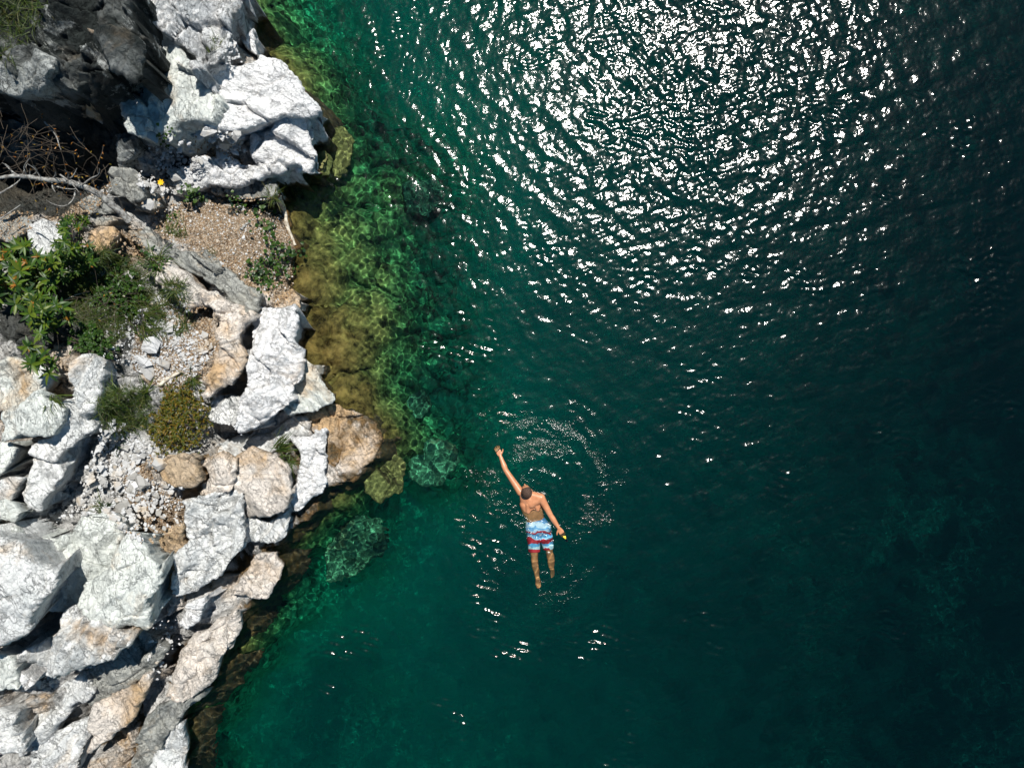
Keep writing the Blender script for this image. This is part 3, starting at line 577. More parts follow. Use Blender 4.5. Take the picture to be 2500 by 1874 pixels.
stops(e, [(0, (.002, .085, .08)), (.12, (.002, .30, .22)), (.33, (.003, .66, .42)), (.46, (.01, .62, .34)), (.60, (.03, .50, .25)), (.72, (.07, .33, .13)), (.82, (.12, .22, .075)), (.90, (.20, .19, .065)), (1, (.25, .155, .055))])  # deep stops paint the water's backscatter into the bed; shallow stops are algae
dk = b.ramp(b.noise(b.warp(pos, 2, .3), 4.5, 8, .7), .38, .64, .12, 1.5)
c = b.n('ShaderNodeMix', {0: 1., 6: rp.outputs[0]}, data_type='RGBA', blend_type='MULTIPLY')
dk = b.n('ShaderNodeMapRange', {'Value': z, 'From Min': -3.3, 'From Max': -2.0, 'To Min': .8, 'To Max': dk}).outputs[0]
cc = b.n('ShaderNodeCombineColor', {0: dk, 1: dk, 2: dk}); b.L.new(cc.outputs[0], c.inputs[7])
bp = b.n('ShaderNodeBump', {'Height': b.noise(pos, 22, 6, .7), 'Strength': .8, 'Distance': .04})
s = b.n('ShaderNodeBsdfDiffuse', {'Color': c.outputs[2], 'Normal': bp.outputs[0]}); b.L.new(s.outputs[0], b.out.inputs[0])
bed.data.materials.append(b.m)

# ------------------------------------------------------------------ the water surface: real waves
rng = np.random.default_rng(11)
SWX, SWY = W(1312, 1235, 0)
def waves(X, Y):
    Z = np.zeros_like(X)
    # a quiet patch near the rocks and low on the right, busier open water at the top
    am = .72 + .35 * fbm(X * .35, Y * .35, 301, 3) + .30 * smooth(-1.5, 3.5, Y) * smooth(-3.6, -1, X)
    shw = np.interp(-Y, [-6, -4, -2.35, -.2, .8, 2.3, 3.5, 5.6], [-3.9, -2.7, -2.3, -1.9, -1.5, -3.0, -3.7, -4.8])
    am = np.clip(am, .35, 1.35) * (.30 + .70 * smooth(-.5, 1.7, X - shw)) * (.70 + .34 * smooth(-.3, 2.6, X)) * (1 - .5 * smooth(4.4, 6.4, X)) * (.84 + .2 * smooth(-2, 2.5, Y))
    cx, cy = W(1980, -420, 0); cx2, cy2 = W(2500, 1500, 0)
    r = np.hypot(X - cx, Y - cy); r += .10 * fbm(X * .8, Y * .8, 311, 3)
    for lam, sl in ((.58, .026), (.40, .027), (.29, .020), (.19, .015), (.135, .012)):
        k = 2 * np.pi / lam; ph = rng.uniform(0, 6.28)
        Z += am * sl / k * np.sin(k * (r + .05 * fbm(X * 1.6, Y * 1.6, int(lam * 1000), 2)) + ph) * (1 + .7 * gn(X * .9, Y * .9, int(lam * 777)))
    for q in range(110):
        lam = math.exp(rng.uniform(math.log(.055), math.log(.42))); th = math.radians(75) + rng.normal() * 1.25
        sl = .0166; k = 2 * np.pi / lam; Z += am * sl / k * np.sin(k * (np.cos(th) * X + np.sin(th) * Y) + rng.uniform(0, 6.28))
    ns = smooth(1.3, -.2, X - shw)
    for q in range(16):
        lam = math.exp(rng.uniform(math.log(.075), math.log(.17))); th = rng.uniform(0, 6.28); k = 2 * np.pi / lam
        Z += ns * .0135 / k * np.sin(k * (np.cos(th) * X + np.sin(th) * Y) + rng.uniform(0, 6.28))
    pm = (1 + .7 * smooth(-1.5, -3, Y) * smooth(3.5, 1, X)) * smooth(.2, .9, fbm(X * .9, Y * .9, 331, 3) + .35 * gn(X * 3.1, Y * 3.1, 332))
    for q in range(14):
        lam = math.exp(rng.uniform(math.log(.08), math.log(.16))); th = math.radians(80) + rng.normal() * .5; k = 2 * np.pi / lam
        Z += pm * .062 / k * np.sin(k * (np.cos(th) * X + np.sin(th) * Y) + rng.uniform(0, 6.28))
    # rings and chop round the swimmer
    d = np.hypot(X - SWX, Y - SWY); d2 = np.hypot((X - SWX) * 1.0, (Y - SWY) * .82)
    env = smooth(2.3, .8, d2) * .9
    for lam, sl in ((.30, .13), (.19, .15), (.125, .16)):
        k = 2 * np.pi / lam
        Z += env * sl / k * np.sin(k * (d2 + .06 * fbm(X * 2.6, Y * 2.6, int(lam * 999), 3))) * np.clip(.55 + 1.1 * gn(X * 2.1, Y * 2.1, int(lam * 555)), 0, 1.5)
    env2 = smooth(1.45, .5, d2)
    for q in range(34):
        lam = math.exp(rng.uniform(math.log(.05), math.log(.2))); th = rng.uniform(0, 6.28); k = 2 * np.pi / lam
        Z += env2 * .022 / k * np.sin(k * (np.cos(th) * X + np.sin(th) * Y) + rng.uniform(0, 6.28))
    fx, fy = W(1345, 1400, 0); df = np.hypot(X - fx, Y - fy)
    far = smooth(19, 12.5, np.maximum(np.abs(X), np.abs(Y)))
    return Z * far
wx_ = axis(8.2, 12.2, .027, 8.199, 120); wx_ = np.concatenate([np.arange(-1.4, 8.19, .016), wx_[wx_ >= 8.2]]); wx_ = np.concatenate([axis(-5.4, -1.41, .012, -60, -1.409)[:-1], wx_[wx_ > -1.405]]); wy_ = axis(6.3, 10.2, .027, 6.29, 100); wy_ = np.concatenate([axis(-6.3, 6.27, .015, -100, 6.271)[:-1], wy_[wy_ > 6.285]])
X, Y = np.meshgrid(wx_, wy_)
_d = np.hypot(X - SWX, (Y - SWY) * .82); _a = fbm(X * 1.7, Y * 1.7, 401, 3)
_rg = np.sin(2 * np.pi * _d / .34 + 1.5 * fbm(X * 1.4, Y * 1.4, 405, 2))
CH = smooth(1.75, .9, _d) * np.clip(.42 + .95 * _a + .22 * _rg, 0, 1) * (.75 + .25 * smooth(-.4, .7, (X - SWX) * .6 + (Y - SWY) * .8))
_f = np.hypot(X - W(1335, 1420, 0)[0], Y - W(1335, 1420, 0)[1]); CH = np.maximum(CH, smooth(.95, .15, _f) * np.clip(.35 + 1.1 * _a, 0, 1))
water = link('water', grid_mesh('water', wx_, wy_, waves(X, Y), None, {'chop': CH}))
tag(water, kind='structure'); water.cycles.is_caustics_caster = True
b = NB('clear_green_water')
fr = b.n('ShaderNodeFresnel', {'IOR': 1.33}).outputs[0]
nz = b.n('ShaderNodeNewGeometry').outputs['Position']
chop = b.n('ShaderNodeAttribute', attribute_name='chop').outputs['Fac']
bp = b.n('ShaderNodeBump', {'Height': b.noise(nz, 24, 3, .6), 'Strength': 1., 'Distance': b.ramp(chop, 0, 1, .0030, .017)})
g1 = b.n('ShaderNodeBsdfGlossy', {'Roughness': b.ramp(chop, 0, 1, .10, .13), 'Normal': bp.outputs[0]}); g2 = b.n('ShaderNodeBsdfGlossy', {'Roughness': .36})
gl = b.n('ShaderNodeMixShader', {0: .05, 1: g1.outputs[0], 2: g2.outputs[0]})
rf = b.n('ShaderNodeBsdfRefraction', {'Color': (.90, 1., .92, 1), 'Roughness': 0., 'IOR': 1.33})
mx = b.n('ShaderNodeMixShader', {0: fr, 1: rf.outputs[0], 2: gl.outputs[0]}); b.L.new(mx.outputs[0], b.out.inputs[0])
water.data.materials.append(b.m)

# ------------------------------------------------------------------ loose stones
random.seed(5)
def hull(name, pts, m):
    bm = bmesh.new()
    for p in pts: bm.verts.new(p)
    g = bmesh.ops.convex_hull(bm, input=bm.verts)
    bmesh.ops.delete(bm, geom=[v for v in bm.verts if not v.link_faces], context='VERTS')
    me = bpy.data.meshes.new(name); bm.to_mesh(me); bm.free(); me.materials.append(m)
    return me
def stone_pts(r):
    ax, ay, az = r.uniform(.75, 1.2), r.uniform(.5, .9), r.uniform(.3, .55); P = []
    for k in range(13):
        v = Vector((r.gauss(0, 1), r.gauss(0, 1), r.gauss(0, 1))).normalized()
        P.append((v.x * ax * r.uniform(.85, 1.1), v.y * ay * r.uniform(.85, 1.1), v.z * az * r.uniform(.8, 1.1)))
    return P
b = NB('broken_marble'); pos = b.n('ShaderNodeNewGeometry').outputs['Position']
oi = b.n('ShaderNodeObjectInfo').outputs['Random']
c = b.mix(oi, (.52, .525, .53), (.27, .26, .24))
c = b.mix(b.ramp(b.noise(pos, 2.6, 4), .55, .66, 0, .6), c, (.46, .35, .22))
c = b.mix(b.ramp(b.noise(pos, 30, 5, .7), .6, .7, 0, .7), c, (.12, .12, .11))
bp = b.n('ShaderNodeBump', {'Height': b.noise(pos, 45, 5, .7), 'Strength': .6, 'Distance': .02})
s = b.n('ShaderNodeBsdfPrincipled', {'Base Color': c, 'Roughness': .8, 'Normal': bp.outputs[0]}); b.L.new(s.outputs[0], b.out.inputs[0])
M_STONE = b.m
rr = random.Random(9)
SP = [stone_pts(rr) for k in range(14)]
SM = [hull('stone', P, M_STONE) for P in SP]
def inpoly(px, py, P):
    c = False; n = len(P)
    for i in range(n):
        ax, ay = P[i]; bx_, by_ = P[(i + 1) % n]
        if (ay > py) != (by_ > py) and px < (bx_ - ax) * (py - ay) / (by_ - ay) + ax: c = not c
    return c
def scatter(P, n, r):
    xs_ = [p[0] for p in P]; ys_ = [p[1] for p in P]; out = []
    while len(out) < n:
        a, b_ = r.uniform(min(xs_), max(xs_)), r.uniform(min(ys_), max(ys_))
        if inpoly(a, b_, P): out.append((a, b_))
    return out
# (outline, how many, smallest and largest half-length in metres)
RUB = [(R3((620, 790), (680, 640), (740, 480), (860, 520), (980, 620), (1040, 720), (930, 780), (960, 880), (1060, 900), (1250, 940), (1230, 1000), (1120, 1020), (1080, 1110), (860, 1180), (740, 1110), (640, 1100), (490, 1160), (480, 1100), (580, 960)), 330, .03, .095),
       (R3((880, 1060), (1230, 1000), (1230, 1180), (1030, 1260), (1000, 1300), (860, 1270), (800, 1180)), 90, .02, .06),
       (R2((1000, 820), (1160, 740), (1300, 820), (1360, 880), (1460, 960), (1380, 1080), (1260, 1230), (1080, 1210), (930, 1130), (900, 1050), (990, 960)), 300, .012, .05),
       (R1((1060, 1060), (1160, 1010), (1290, 960), (1340, 1050), (1400, 1160), (1300, 1290), (1170, 1310), (1070, 1330), (920, 1250), (950, 1200), (1040, 1170)), 120, .025, .07),
       (R1((1390, 910), (1560, 900), (1640, 940), (1680, 1040), (1560, 1040), (1440, 990)), 34, .03, .08),
       (R4((1060, 650), (1200, 640), (1240, 800), (1180, 870), (1060, 840)), 9, .03, .06),
       (R4((1000, 880), (1110, 830), (1120, 1000), (1060, 1130), (990, 1060)), 10, .03, .06),
       (R2((1180, 540), (1290, 700), (1230, 760), (1080, 720), (1040, 600)), 60, .01, .04),
       (R1((1540, 230), (1600, 300), (1620, 400), (1520, 420), (1560, 330)), 30, .015, .04),
       (R2((640, 860), (880, 840), (900, 950), (760, 980), (660, 940)), 40, .02, .06),
       (R4((800, 20), (1010, 0), (1010, 110), (880, 100)), 30, .02, .05),
       (R1((630, 1280), (700, 1230), (760, 1280), (720, 1340), (610, 1350)), 30, .01, .03),
       (R3((1540, 500), (1640, 500), (1640, 580), (1540, 600)), 10, .02, .05)]
BIG = [(R2((985, 900), (1050, 905), (1095, 945), (1040, 990), (990, 960)), .12), (R2((950, 1030), (1000, 1090), (1040, 1130), (970, 1150), (940, 1090)), .12)]
allst = []
for P, n, lo, hi in RUB:
    for (a, b_) in scatter(P, n, rr):
        sz = lo + (hi - lo) * rr.random() ** 2.2
        allst.append((sz, a, b_))
for (a, b_, sz) in [(376, 335, .14), (413, 337, .08), (432, 433, .11), (436, 500, .17), (370, 505, .13), (314, 673, .1), (377, 842, .2), (357, 900, .19), (400, 892, .12), (352, 880, .14),
                    (390, 1132, .12), (467, 1078, .09), (530, 340, .12), (552, 355, .14), (580, 330, .12), (505, 345, .1), (545, 380, .12), (500, 820, .09), (410, 800, .13), (330, 1160, .11), (352, 1175, .14), (255, 1150, .1), (300, 1240, .13)]:
    allst.append((sz, a, b_))
allst.sort(reverse=True)
def top_near(x, y): return top(x, y)
spots = []
for k, (sz, a, b_) in enumerate(allst[:300]):
    p = drop(a, b_)
    o = bpy.data.objects.new('stone', SM[rr.randrange(14)]); COL.objects.link(o); o.parent = cliff
    o.location = p + Vector((0, 0, sz * rr.uniform(.05, .3))); o.scale = (sz, sz, sz * rr.uniform(.7, 1.2))
    o.rotation_euler = (rr.uniform(-.35, .35), rr.uniform(-.35, .35), rr.uniform(0, 6.28))
def merge(name, items, m, parent=None, smoothed=False):      # items: (verts, faces(tri), matrix)
    Vs = []; Fs = []; n = 0
    for V, F, M4 in items:
        A = np.array(M4); v = V @ A[:3, :3].T + A[:3, 3]
        Vs.append(v); Fs.append(F + n); n += len(V)
    return link(name, mesh_np(name, np.concatenate(Vs), np.concatenate(Fs), smoothed), m, parent)
def arrays(me):
    V = np.array([v.co for v in me.vertices]); F = []
    for p in me.polygons:
        q = list(p.vertices)
        for i in range(1, len(q) - 1): F.append((q[0], q[i], q[i + 1]))
    return V, np.array(F)
SA = [arrays(m_) for m_ in SM]
def mtx(p, rot, sc):
    return Matrix.Translation(p) @ rot.to_matrix().to_4x4() @ Matrix.Diagonal((*sc, 1))
from mathutils import Euler
def rot_r(r, t=.5): return Euler((r.uniform(-t, t), r.uniform(-t, t), r.uniform(0, 6.28)))
it = []
for sz, a, b_ in allst[300:]:
    p = drop(a, b_); it.append((*SA[rr.randrange(14)], mtx(p + Vector((0, 0, sz * .2)), rot_r(rr), (sz,) * 3)))
FINE = [(RUB[0][0], 2600, .008, .03), (RUB[1][0], 700, .008, .022), (RUB[2][0], 3000, .006, .02), (RUB[3][0], 900, .008, .028), (DIRT[0], 900, .005, .02), (DIRT[0], 60, .015, .035), (RUB[4][0], 250, .008, .025), (RUB[5][0], 30, .01, .02),
        (RUB[7][0], 700, .006, .016), (R2((640, 560), (980, 500), (1080, 700), (1000, 900), (860, 1100), (700, 1000)), 900, .006, .02), (R1((1540, 230), (1600, 300), (1640, 420), (1520, 440), (1560, 330)), 500, .005, .015)]
for P, n, lo, hi in FINE:
    for a, b_ in scatter(P, n, rr):
        sz = lo + (hi - lo) * rr.random() ** 2; p = drop(a, b_)
        it.append((*SA[rr.randrange(14)], mtx(p + Vector((0, 0, sz * .2)), rot_r(rr), (sz,) * 3)))
peb = merge('pebbles', it, M_STONE); tag(peb, kind='stuff')
b = NB('tan_grit'); pos = b.n('ShaderNodeNewGeometry').outputs['Position']
c = b.mix(b.ramp(b.noise(pos, 25, 3), .4, .6), (.36, .27, .18), (.19, .115, .06))
c = b.mix(b.ramp(b.noise(pos, 40, 3), .56, .62), c, (.52, .47, .40))
s = b.n('ShaderNodeBsdfDiffuse', {'Color': c}); b.L.new(s.outputs[0], b.out.inputs[0]); M_GRIT = b.m
it = []
for P in DIRT:
    A = abs(sum(P[i][0] * P[(i + 1) % len(P)][1] - P[(i + 1) % len(P)][0] * P[i][1] for i in range(len(P)))) / 2
    for a, b_ in scatter(P, int(A / 14), rr):
        sz = .006 + .018 * rr.random() ** 3; p = drop(a, b_)
        it.append((*SA[rr.randrange(14)], mtx(p + Vector((0, 0, sz * .15)), rot_r(rr), (sz,) * 3)))
grit = merge('dirt_grit', it, M_GRIT); tag(grit, kind='stuff')

# ------------------------------------------------------------------ plants
def leaf_mat(name, cols, trans=.35):
    b = NB(name); g = b.n('ShaderNodeNewGeometry'); pos = g.outputs['Position']
    ri = b.n('ShaderNodeAttribute', attribute_name='tint').outputs['Fac']
    oi = b.n('ShaderNodeObjectInfo').outputs['Random']
    f = b.math('FRACT', b.math('ADD', ri, oi))
    rp = b.n('ShaderNodeValToRGB', {0: f}); e = rp.color_ramp.elements
    e[0].color = (*cols[0], 1); e[1].color = (*cols[-1], 1)
    for i, c_ in enumerate(cols[1:-1]): q = e.new((i + 1) / (len(cols) - 1)); q.color = (*c_, 1)
    s = b.n('ShaderNodeBsdfPrincipled', {'Base Color': rp.outputs[0], 'Roughness': .42}); s.inputs['Specular IOR Level'].default_value = .35
    t = b.n('ShaderNodeBsdfTranslucent', {'Color': rp.outputs[0]})
    m_ = b.n('ShaderNodeMixShader', {0: trans, 1: s.outputs[0], 2: t.outputs[0]}); b.L.new(m_.outputs[0], b.out.inputs[0]); return b.m
M_RHO = leaf_mat('leathery_leaves', [(.018, .05, .010), (.035, .085, .010), (.07, .13, .010), (.12, .16, .012), (.015, .045, .012), (.04, .09, .012)])
M_RED = leaf_mat('reddish_young_leaves', [(.30, .10, .02), (.38, .20, .03), (.22, .17, .02), (.34, .13, .03)])
M_OLI = leaf_mat('olive_yellow_leaves', [(.05, .07, .010), (.12, .12, .012), (.21, .13, .012), (.03, .06, .010), (.08, .10, .012), (.19, .10, .012)])
M_GRS = leaf_mat('grass_blades', [(.025, .055, .010), (.05, .09, .012), (.09, .12, .018), (.018, .045, .010), (.13, .12, .04)])
M_VIN = leaf_mat('bright_vine_leaves', [(.018, .05, .010), (.032, .08, .012), (.06, .115, .016), (.014, .04, .012)])
b = NB('grey_bark'); pos = b.n('ShaderNodeNewGeometry').outputs['Position']
c = b.mix(b.ramp(b.noise(pos, 22, 6, .7), .4, .6), (.36, .36, .34), (.12, .11, .10))
bp = b.n('ShaderNodeBump', {'Height': b.noise(pos, 60, 5), 'Strength': .6, 'Distance': .01})
s = b.n('ShaderNodeBsdfPrincipled', {'Base Color': c, 'Roughness': .85, 'Normal': bp.outputs[0]}); b.L.new(s.outputs[0], b.out.inputs[0]); M_BARK = b.m
b = NB('brown_twigs'); s = b.n('ShaderNodeBsdfDiffuse', {'Color': (.085, .07, .055, 1)}); b.L.new(s.outputs[0], b.out.inputs[0]); M_TWIG = b.m
b = NB('pale_driftwood'); pos = b.n('ShaderNodeNewGeometry').outputs['Position']
c = b.mix(b.ramp(b.noise(pos, 14, 6, .7), .4, .62), (.58, .53, .44), (.22, .18, .13))
s = b.n('ShaderNodeBsdfPrincipled', {'Base Color': c, 'Roughness': .8}); b.L.new(s.outputs[0], b.out.inputs[0]); M_DRIFT = b.m
b = NB('yellow_petals'); s = b.n('ShaderNodeBsdfDiffuse', {'Color': (.75, .42, .02, 1)}); b.L.new(s.outputs[0], b.out.inputs[0]); M_YEL = b.m

def leaf_arr(L, Wd, droop=.25, fold=.15, seg=5, tipp=1.3):
    V = []; F = []
    for i in range(seg + 1):
        t = i / seg; w = Wd / 2 * math.sin(math.pi * min(1, t ** .8 * .97 + .03)) ** .8 if 0 < i < seg else Wd * .03
        x = L * t; z = -droop * L * t * t
        V += [(x, -w, z + fold * w), (x, 0, z - fold * w * .5), (x, w, z + fold * w)]
    for i in range(seg):
        a = 3 * i
        F += [(a, a + 3, a + 4), (a, a + 4, a + 1), (a + 1, a + 4, a + 5), (a + 1, a + 5, a + 2)]
    return np.array(V), np.array(F)
LEAF = [leaf_arr(.15, .042, d, .2) for d in (.05, .2, .4)]
LEAFS = [leaf_arr(.042, .014, d, .2, 3) for d in (.05, .3)]
VINE = [leaf_arr(.05, .045, d, .15, 4) for d in (.1, .3)]
BLADE = [leaf_arr(.30, .011, d, .3, 7) for d in (.25, .5, .8)]
def merge_t(name, items, m, parent, r):
    Vs = []; Fs = []; T = []; n = 0
    for V, F, M4 in items:
        A = np.array(M4); Vs.append(V @ A[:3, :3].T + A[:3, 3]); Fs.append(F + n); n += len(V); T.append(np.full(len(V), r.random()))
    me = mesh_np(name, np.concatenate(Vs), np.concatenate(Fs), True, {'tint': np.concatenate(T)})
    return link(name, me, m, parent)
def leaf_meshes(name, L, m):
    out = []
    for V, F in L:
        me = mesh_np(name, V, F, True, {'tint': np.zeros(len(V))}); me.materials.append(m); out.append(me)
    return out
def tube(name, pts, rad, m, parent=None, seg=7):
    P = [Vector(p) for p in pts]; V = []; F = []
    up = Vector((.2, .3, 1)).normalized()
    for i, p in enumerate(P):
        d = (P[min(i + 1, len(P) - 1)] - P[max(i - 1, 0)]).normalized(); a = d.cross(up).normalized(); c_ = a.cross(d)
        for k in range(seg):
            an = 2 * math.pi * k / seg; V.append(p + (a * math.cos(an) + c_ * math.sin(an)) * rad[i])
    for i in range(len(P) - 1):
        for k in range(seg):
            q = (k + 1) % seg; F.append((i * seg + k, i * seg + q, (i + 1) * seg + q, (i + 1) * seg + k))
    return link(name, mesh_np(name, [tuple(v) for v in V], F, True), m, parent)
def spline(P, n=6):
    P = [Vector(p) for p in P]; out = []
    for i in range(len(P) - 1):
        a, b_, c_, d = P[max(i - 1, 0)], P[i], P[i + 1], P[min(i + 2, len(P) - 1)]
        for k in range(n):
            t = k / n; out.append(.5 * ((2 * b_) + (c_ - a) * t + (2 * a - 5 * b_ + 4 * c_ - d) * t * t + (3 * b_ - a - 3 * c_ + d) * t ** 3))
    out.append(P[-1]); return out

pr = random.Random(21)
LQ = [0]
def rosette(c, sz, r, n=9):
    out = []; ph = r.uniform(0, 6.28)
    for k in range(n):
        el = r.uniform(-.05, .65); yaw = ph + k * 2 * math.pi / n + r.uniform(-.25, .25)
        R = Euler((r.uniform(-.5, .5), -el, yaw)); s_ = sz * r.uniform(.7, 1.1)
        out.append((r.randrange(3), mtx(Vector(c), R, (s_,) * 3)))
    return out
def rhododendron(name, label, P, n, hts, sz, nobj, redp=.25, group=None, cat='shrub'):
    cx = sum(p[0] for p in P) / len(P); cy = sum(p[1] for p in P) / len(P); base = drop(cx, cy)
    t = empty(name, base); tag(t, label, cat, group); inv = Matrix.Translation(-base)
    lm = leaf_meshes('leaf', LEAF, M_RHO); rest = []; red = []; q = 0; pts = scatter(P, n, pr); pts.sort(key=lambda a: pr.random()); stems = []
    for i, (a, b_) in enumerate(pts):
        h = pr.uniform(*hts); g = drop(a, b_); zc = g.z + h; x, y = W(a, b_, zc); c_ = Vector((x, y, zc))
        for vi, M4 in rosette(c_, sz * pr.uniform(.75, 1.15), pr, pr.randint(7, 10)):
            if q < nobj and h > hts[0] + .35 * (hts[1] - hts[0]):
                o = bpy.data.objects.new('leaf', lm[vi]); COL.objects.link(o); o.parent = t; o.matrix_local = inv @ M4; q += 1
            else: rest.append((*LEAF[vi], inv @ M4))
        if pr.random() < redp:
            for k in range(7): red.append((*LEAF[0], inv @ mtx(c_ + Vector((0, 0, .01)), Euler((0, -pr.uniform(.3, 1.1), pr.uniform(0, 6.28))), (sz * pr.uniform(.3, .5),) * 3)))
        if i % 2 == 0:
            e_ = c_ - base; mid = Vector((e_.x * .6, e_.y * .6, e_.z * .35)) + Vector((pr.uniform(-.08, .08), pr.uniform(-.08, .08), 0))
            stems.append([Vector((pr.uniform(-.05, .05), pr.uniform(-.05, .05), -.05)), mid, e_])
    if rest: tag(merge_t('foliage', rest, M_RHO, t, pr), kind='stuff')
    if red: merge_t('young_leaves', red, M_RED, t, pr)
    for st in stems[:12]:
        S_ = spline(st, 5); tube('stem', S_, [.014 - .009 * i / len(S_) for i in range(len(S_))], M_TWIG, t, 5)
rhododendron('leathery_shrub', 'large leathery-leaved shrub with orange young shoots at the left edge', R2((-60, 330), (120, 300), (200, 330), (330, 340), (400, 400), (420, 500), (330, 600), (260, 660), (180, 700), (60, 680), (-60, 640)), 62, (.15, .6), 1.05, 170, .5)
rhododendron('leathery_shrub', 'darker leafy shrub climbing towards the foot of the bare branch', R2((380, 200), (450, 80), (590, 60), (600, 250), (625, 380), (570, 480), (430, 520), (390, 430), (360, 320)), 60, (.1, .5), .62, 60, .05)
rhododendron('leathery_shrub', 'leafy shrub fringe hanging over the dark hollow on the left', R2((200, 640), (330, 600), (430, 680), (480, 760), (400, 860), (280, 880), (200, 840), (180, 740)), 34, (.3, .8), .85, 90, .1)
rhododendron('leathery_shrub', 'lowest sprigs of yellow-green leaves above the white boulder', R2((170, 950), (250, 920), (330, 960), (370, 1060), (330, 1150), (230, 1120), (190, 1020)), 11, (.25, .5), .95, 90, .3)
rhododendron('leathery_shrub', 'small leaf cluster beside the white branch-shadowed rock at the left edge', R2((20, 250), (80, 230), (170, 240), (200, 290), (120, 320), (20, 300)), 7, (.1, .3), .85, 40, 0)

def bush(name, label, P, n, H, L, m, r, cat='bush', seed=1, sc=(.7, 1.3)):
    cx = sum(p[0] for p in P) / len(P); cy = sum(p[1] for p in P) / len(P); base = drop(cx, cy)
    t = empty(name, base); tag(t, label, cat); inv = Matrix.Translation(-base); items = []
    PWl = [W(a, b_, base.z + H * .5) for a, b_ in P]
    for a, b_ in scatter(P, n, r):
        x, y = W(a, b_, base.z + H * .5); sd_ = float(sdpoly(np.array([x]), np.array([y]), PWl)[0])
        a += r.gauss(0, 13); b_ += r.gauss(0, 13); x, y = W(a, b_, base.z + H * .5)
        cl = .5 + .5 * float(gn(np.array([x * 9.]), np.array([y * 9.]), seed)[0])
        zt = base.z + H * min(1, max(.05, sd_ / .22)) ** .6 * (.55 + .5 * cl)
        if cl < .22 and r.random() < .7: zt -= H * .4
        c_ = Vector((x, y, zt - abs(r.gauss(0, .05))))
        for k in range(5):
            items.append((*L[r.randrange(len(L))], inv @ mtx(c_, Euler((r.uniform(-.5, .5), -r.uniform(0, 1.0), r.uniform(0, 6.28))), (r.uniform(*sc),) * 3)))
    tag(merge_t('foliage', items, m, t, r), kind='stuff')
    for k in range(9):
        a, b_ = scatter(P, 1, r)[0]; x, y = W(a, b_, base.z + H * .5); e_ = Vector((x, y, base.z + H * .7)) - base
        S_ = spline([Vector((0, 0, -.05)), Vector((e_.x * .5, e_.y * .5, e_.z * .6)), e_], 4); tube('stem', S_, [.009 - .005 * i / len(S_) for i in range(len(S_))], M_TWIG, t, 5)
bush('yellowish_bush', 'dense yellowish green bush growing on the white rubble slope', R3((1070, 270), (1190, 240), (1280, 300), (1340, 350), (1360, 450), (1330, 560), (1290, 640), (1180, 700), (1130, 750), (1070, 730), (1050, 640), (1000, 590), (1010, 490), (1070, 430)), 900, .42, LEAFS, M_OLI, pr, seed=5)

def tuft(label, px, py, n, sz, spread=1., cat='grass tuft', name='grass_tuft', group=None, aim=None):
    base = drop(px, py); t = empty(name, base); tag(t, label, cat, group); items = []
    for k in range(n):
        yaw = pr.uniform(0, 6.28) if aim is None else math.radians(aim) + pr.gauss(0, .6)
        items.append((*BLADE[pr.randrange(3)], mtx(Vector((pr.gauss(0, .03), pr.gauss(0, .03), 0)) * spread, Euler((pr.uniform(-.6, .6), -pr.uniform(.2, 1.25), yaw)), (sz * pr.uniform(.5, 1.1), sz * pr.uniform(.8, 1.6), sz))))
    merge_t('blades', items, M_GRS, t, pr)
TU = [('long-bladed bright grass clump spilling right towards the pebbles', 335, 765, 110, 1.15, 2.6, -20), ('grass clump directly under the long-bladed bright one', 350, 800, 60, .9, 2, -40),
      ('spreading dark green grass rosette left of the yellowish bush', 345, 965, 48, .95, 1.6, None), ('yellow-tipped grass strands reaching left from the dark rosette', 285, 968, 40, 1.1, 2, 165),
      ('grass tuft at the upper right corner of the pebbly slope', 470, 920, 45, .8, 1, None), ('tuft of grass in the middle of the pebbles above the yellowish bush', 385, 760, 35, .65, 1, None),
      ('narrow grass tuft beside the ochre rock at the pebble edge', 455, 800, 30, .6, 1, None), ('grass tuft on the pinkish rock just below the grey ridge', 425, 705, 60, .7, 1.4, None),
      ('wispy grass below the upper end of the grey ridge', 380, 645, 90, .8, 2.5, None), ('soft grass patch at the left corner of the dirt terrace', 430, 575, 80, .7, 2.2, None),
      ('tiny grass tuft near the middle of the dirt terrace', 520, 620, 18, .35, 1, None), ('dark tuft on the rubble near the foot of the flat boulder', 255, 1240, 55, .6, 1.2, None),
      ('small tuft in the rubble below the bush', 285, 1095, 25, .5, 1, None), ('bright feathery grass clump by the cracked shore shelf', 690, 1090, 80, .75, 1.8, 20),
      ('bright tuft just below the feathery clump at the shore', 712, 1128, 45, .55, 1, None), ('grass tuft beside the white boulder at the left', 140, 970, 40, .8, 1, -60),
      ('mossy grass in the cleft of the top white rocks', 518, 118, 60, .5, 1.6, 90), ('grass tuft on the corner of the dirt terrace by the pale log', 675, 490, 50, .6, 1.2, None),
      ('thin grass among small stones above the long diagonal slab', 270, 800, 45, .8, 2, None), ('grass strands in the shade right of the leafy fringe', 235, 730, 60, .9, 2.5, None)]
for lb, a, b_, n, sz, sp, aim in TU: tuft(lb, a, b_, n, sz, sp, aim=aim)
